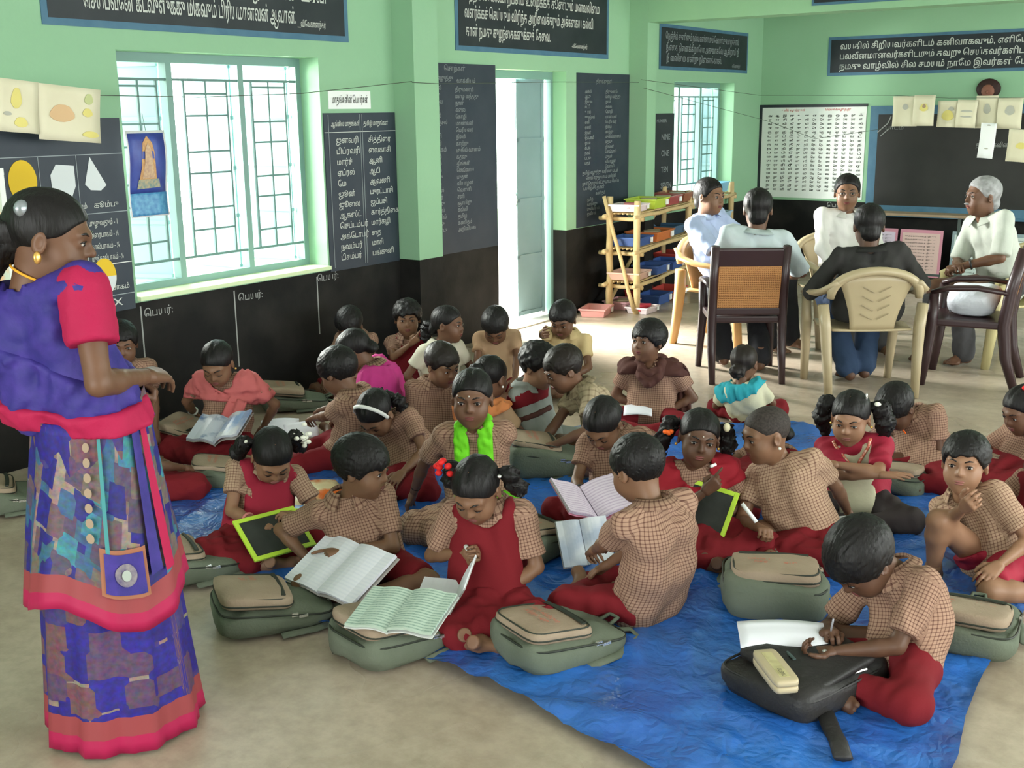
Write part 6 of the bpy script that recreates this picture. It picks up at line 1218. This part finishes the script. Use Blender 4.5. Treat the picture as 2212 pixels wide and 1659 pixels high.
# pencil box on it
g=G(1674,1462,.142); root=empty('pencil_box',(g[0],g[1],.140),math.radians(-82+35),label='glossy cream pencil box lying on the black satchel',cat='pencil box')
M_pb=mat('cream_plastic',(.62,.57,.28),.22,.5); 
for nm,z0,hh in (('base',0.0,.018),('lid',.019,.018)):
    V,F=pillow(.100,.036,hh/2+.002,.25,.28,40,8,1,0); V[:,2]+=z0; link(nm,mesh_from(nm,[(V,F,0)],[M_pb]),root)
MB().box((-.0,.0,.0405),(.15,.03,.0015)).build('lid_panel',mat('khaki_print',(.52,.46,.24),.25,.5,noise=(20,(.42,.37,.19),.45,.55)),root); lettering([('COSMIC',0,0,.012,.045)],(.03,-.008,.0415),(1,0,0),(0,1,0),M_black,root,'printed_word',res=2)
# ================================================================== slates, books, papers
M_lime=mat('lime_plastic',(.46,.68,.05),.35,.45); M_slt=mat('slate_surface',(.018,.021,.018),.6,.3,noise=(12,(.035,.038,.034)))
def basis(phi,pitch,roll=0):
    """object frame: x = picture direction phi, tilted; columns x,y,z"""
    return Matrix.Rotation(math.radians(phi+35),3,'Z')@Matrix.Rotation(math.radians(roll),3,'X')@Matrix.Rotation(math.radians(pitch),3,'Y')
def thing(name,loc,R,label,cat,group=None):
    o=empty(name,loc,label=label,cat=cat,group=group); o.rotation_euler=R.to_euler(); return o
def slate(c,R,w,h,label):
    o=thing('writing_slate',c,R,label,'slate'); f=MB(); t=.018
    for lo,hi in (((-w/2,-h/2,-.005),(w/2,-h/2+t,.005)),((-w/2,h/2-t,-.005),(w/2,h/2,.005)),((-w/2,-h/2+t,-.005),(-w/2+t,h/2-t,.005)),((w/2-t,-h/2+t,-.005),(w/2,h/2-t,.005))): f.lohi(lo,hi,bev=.002)
    f.build('frame',M_lime,o); MB().lohi((-w/2+t,-h/2+t,-.003),(w/2-t,h/2-t,.002)).build('slate_panel',M_slt,o); MB().tube([(w/2,.05+.03*math.cos(a),0) if False else (w/2+.022*math.sin(a),.06+.022*math.cos(a),0) for a in [math.pi*j/8 for j in range(9)]],.005,6).build('hanging_loop',M_lime,o); return o
slate(G(593,1152,.15),basis(40,0,34),.26,.20,'lime-framed black slate held by the girl with jasmine in her hair')
slate(G(1517,1122,.16),basis(58,-58,8),.28,.21,'lime-framed black slate standing on the lap of the maroon-shawl girl')
def ruled(name,col,ln,scale=95):
    if name in MATS: return MATS[name]
    m=mat(name,col,.7,.2); nt,b=nodes_of(m); tc=nt.nodes.new('ShaderNodeTexCoord'); wv=nt.nodes.new('ShaderNodeTexWave'); wv.bands_direction='Y'; wv.inputs['Scale'].default_value=scale; n=nt.nodes.new('ShaderNodeTexNoise'); n.inputs['Scale'].default_value=120; nt.links.new(tc.outputs['Object'],n.inputs['Vector']); nt.links.new(tc.outputs['Object'],wv.inputs['Vector']); g=nt.nodes.new('ShaderNodeMath'); g.operation='MULTIPLY'; gt=nt.nodes.new('ShaderNodeMath'); gt.operation='GREATER_THAN'; gt.inputs[1].default_value=.6; nt.links.new(wv.outputs['Fac'],gt.inputs[0]); nt.links.new(gt.outputs[0],g.inputs[0]); nt.links.new(n.outputs['Fac'],g.inputs[1]); x=nt.nodes.new('ShaderNodeMix'); x.data_type='RGBA'; x.inputs[6].default_value=(*col,1); x.inputs[7].default_value=(*ln,1); nt.links.new(g.outputs[0],x.inputs[0]); nt.links.new(x.outputs[2],b.inputs['Base Color']); return m
PG=mat('blank_page',(.70,.71,.76),.7,.2); PG2=ruled('printed_green_page',(.42,.52,.44),(.10,.20,.16),26); PGR=ruled('pale_ruled_page',(.70,.71,.77),(.62,.64,.72),22)
def open_book(c,R,w,h,fl,fr,label,ml=None,mr=None,cover=None,thick=.012,name='open_book',cat='book',bow=.012):
    """spine along local y; left page to -x raised by angle fl, right page by fr (degrees)"""
    o=thing(name,c,R,label,cat)
    for sgn,ang,m,nm in ((-1,fl,ml or PG,'left_pages'),(1,fr,mr or ml or PG,'right_pages')):
        A=math.radians(ang); rows=[]; crow=[]
        for i in range(9):
            t=i/8; x=sgn*w*t*math.cos(A); z=w*t*math.sin(A)+bow*math.sin(math.pi*min(1,t*1.3))*(1-.4*t)
            rows.append([(x,h*(j/4-.5),z+thick*.5) for j in range(5)]); crow.append([(x*1.02,h*1.03*(j/4-.5),z-thick*.5) for j in range(5)])
        g=MB(); g.grid(rows,thick=thick*.8 if sgn>0 else thick*.8); g.build(nm,m,o,smooth=False)
        g=MB(); g.grid(crow,thick=.003); g.build('cover',cover or mat('book_cover',(.45,.42,.40),.6,.3),o)
    return o
def sheet(c,R,w,h,label,m=None,bend=.01,name='paper_sheet',cat='paper'):
    o=thing(name,c,R,label,cat); g=MB(); g.grid([[(w*(i/8-.5),h*(j/6-.5),bend*math.sin(math.pi*i/8)+bend*.4*math.sin(5*j/6)) for j in range(7)] for i in range(9)],thick=.0015); g.build('sheet',m or PG,o,smooth=True); return o
# big open notebook of the pointing boy
open_book(G(738,1232,.135),basis(-42,0,28),.185,.235,3,2,'large open white notebook on the lap of the pointing boy',PGR,PGR,thick=.014)
open_book(G(868,1322,.185),basis(-22,-3,14),.15,.20,2,1,'open book of pale green print lying on a school bag',PG2,PG2,mat('grey_white_cover',(.6,.62,.6),.6,.3),thick=.010)
open_book(G(985,1292,.13),basis(-12,0,16),.13,.17,4,62,'open white notebook in the lap of the pinafore girl with a red flower',PG,PG,thick=.005,bow=.004)
open_book(G(1275,1092,.165),basis(20,6,20),.16,.21,22,26,'open pink-edged book held by the girl with oiled hair',ruled('lilac_page',(.66,.58,.68),(.4,.3,.45),20),ruled('lilac_page',(.66,.58,.68),(.4,.3,.45),20),mat('pink_cover',(.66,.25,.36),.5,.3),thick=.014)
open_book(G(1262,1172,.10),basis(15,0,52),.10,.18,5,10,'open picture book in the hands of the back-turned boy',mat('blue_picture_page',(.36,.42,.52),.6,.3,noise=(9,(.58,.62,.66),.4,.6)),None,thick=.008)
open_book(G(482,934,.165),basis(-14,0,24),.15,.19,10,24,'open glossy book before the girl in the salmon shawl',mat('picture_page',(.50,.54,.62),.35,.4,noise=(11,(.10,.16,.30),.5,.62)),mat('blue_page',(.25,.36,.58),.35,.4,noise=(8,(.6,.64,.7),.45,.6)),thick=.016,bow=.02)
sheet(G(605,922,.09),basis(10,0,18),.20,.15,'white sheet of paper in front of the child reaching out')
sheet(G(652,930,.11),basis(25,0,42),.17,.10,'folded white paper held beside the jasmine flowers')
sheet(G(682,1066,.03),basis(28,0,8),.27,.23,'bright orange and yellow magazine lying on the tarpaulin',mat('magazine_page',(.72,.60,.36),.22,.5,noise=(6,(.70,.14,.02),.47,.58)),.02,'magazine','magazine')
sheet(G(1690,1372,.155),basis(-4,0,22),.26,.11,'white sheet the bent boy is writing on beside the satchel',bend=.012)
sheet(G(1160,936,.08),basis(15,0,20),.16,.08,'small white paper before the boy in the striped jersey')
sheet(G(1378,887,.13),basis(-8,0,14),.15,.12,'notebook on the knee of the boy with the brown scarf',PGR)
sheet(G(1936,968,.10),basis(-25,0,28),.14,.18,'white paper under the hands of the boy with an orange thread')
sheet(G(1802,1152,.09),basis(25,0,40),.20,.13,'greyish white sheet held beside the close-cropped child',mat('greyish_paper',(.50,.51,.53),.7,.2))
sheet(G(1712,1165,.07),basis(10,0,15),.10,.10,'crumpled check cloth lying by the close-cropped child',CHECK,.03,'handkerchief','cloth')
def stick(a,b,r,m,label,name='chalk_stick',cat='chalk'):
    o=MB().tube([a,(np.array(a)+np.array(b))/2,b],r,8).build(name,m,smooth=True); rebase(o,a); tag(o,label,cat); return o
stick(G(1634,1128,.19),G(1603,1088,.25),.008,M_white,'white marker in the fist of the close-cropped child','marker','marker'); stick(G(1006,1180,.27),G(1014,1190,.265),.008,M_chalk,'stub of chalk in the fingers of the red-flower girl'); stick(G(1793,1372,.16),G(1800,1338,.235),.003,mat('pen_grey',(.35,.35,.38),.3,.5),'thin pen in the bent boy\'s fingers','pen','pen'); stick(G(286,792,.43),G(296,800,.42),.010,M_white,'white chalk by the face of the child against the wall'); stick(G(1535,1008,.385),G(1546,1003,.39),.006,M_white,'chalk between the fingers of the girl in the maroon shawl')
for (px_,py_,z,r,lab) in ((640,1012,.02,.085,'round steel plate behind the girl with jasmine in her hair'),(938,942,.02,.07,'small steel plate behind the green-scarf girl')):
    g=G(px_,py_,z); root=empty('steel_plate',(g[0],g[1],.012),label=lab,cat='plate'); P=[[(rr*math.cos(2*math.pi*j/28),rr*math.sin(2*math.pi*j/28),zz) for j in range(28)] for rr,zz in ((.01,0),(r*.8,0),(r*.9,.006),(r,.016),(r*1.04,.016))]; MB().grid(P,close_u=True,thick=.002).build('dish',M_metal,root,smooth=True)
# man's red pouch and card, white bag on the empty chair
c=np.array([-2.80,8.26,0])+pdir(-82)*.30+np.cross(pdir(-82),[0,0,1])*.05; o=MB().box((0,0,0),(.09,.05,.10),bev=.012).build('red_pouch',mat('red_nylon',(.62,.02,.03),.5,.3),loc=(c[0],c[1],.62)); tag(o,'small red pouch on the lap of the man with spectacles','pouch')
V,F=pillow(.15,.14,.10,.6,.7,28,12,33,.018); o=link('plastic_bag',mesh_from('plastic_bag',[(V,F,0)],[mat('white_polythene',(.62,.66,.72),.35,.4,bump=(30,.6))]),loc=(-1.69,7.45,.424)); tag(o,'crumpled white plastic bag lying on the seat of the empty armchair','bag')
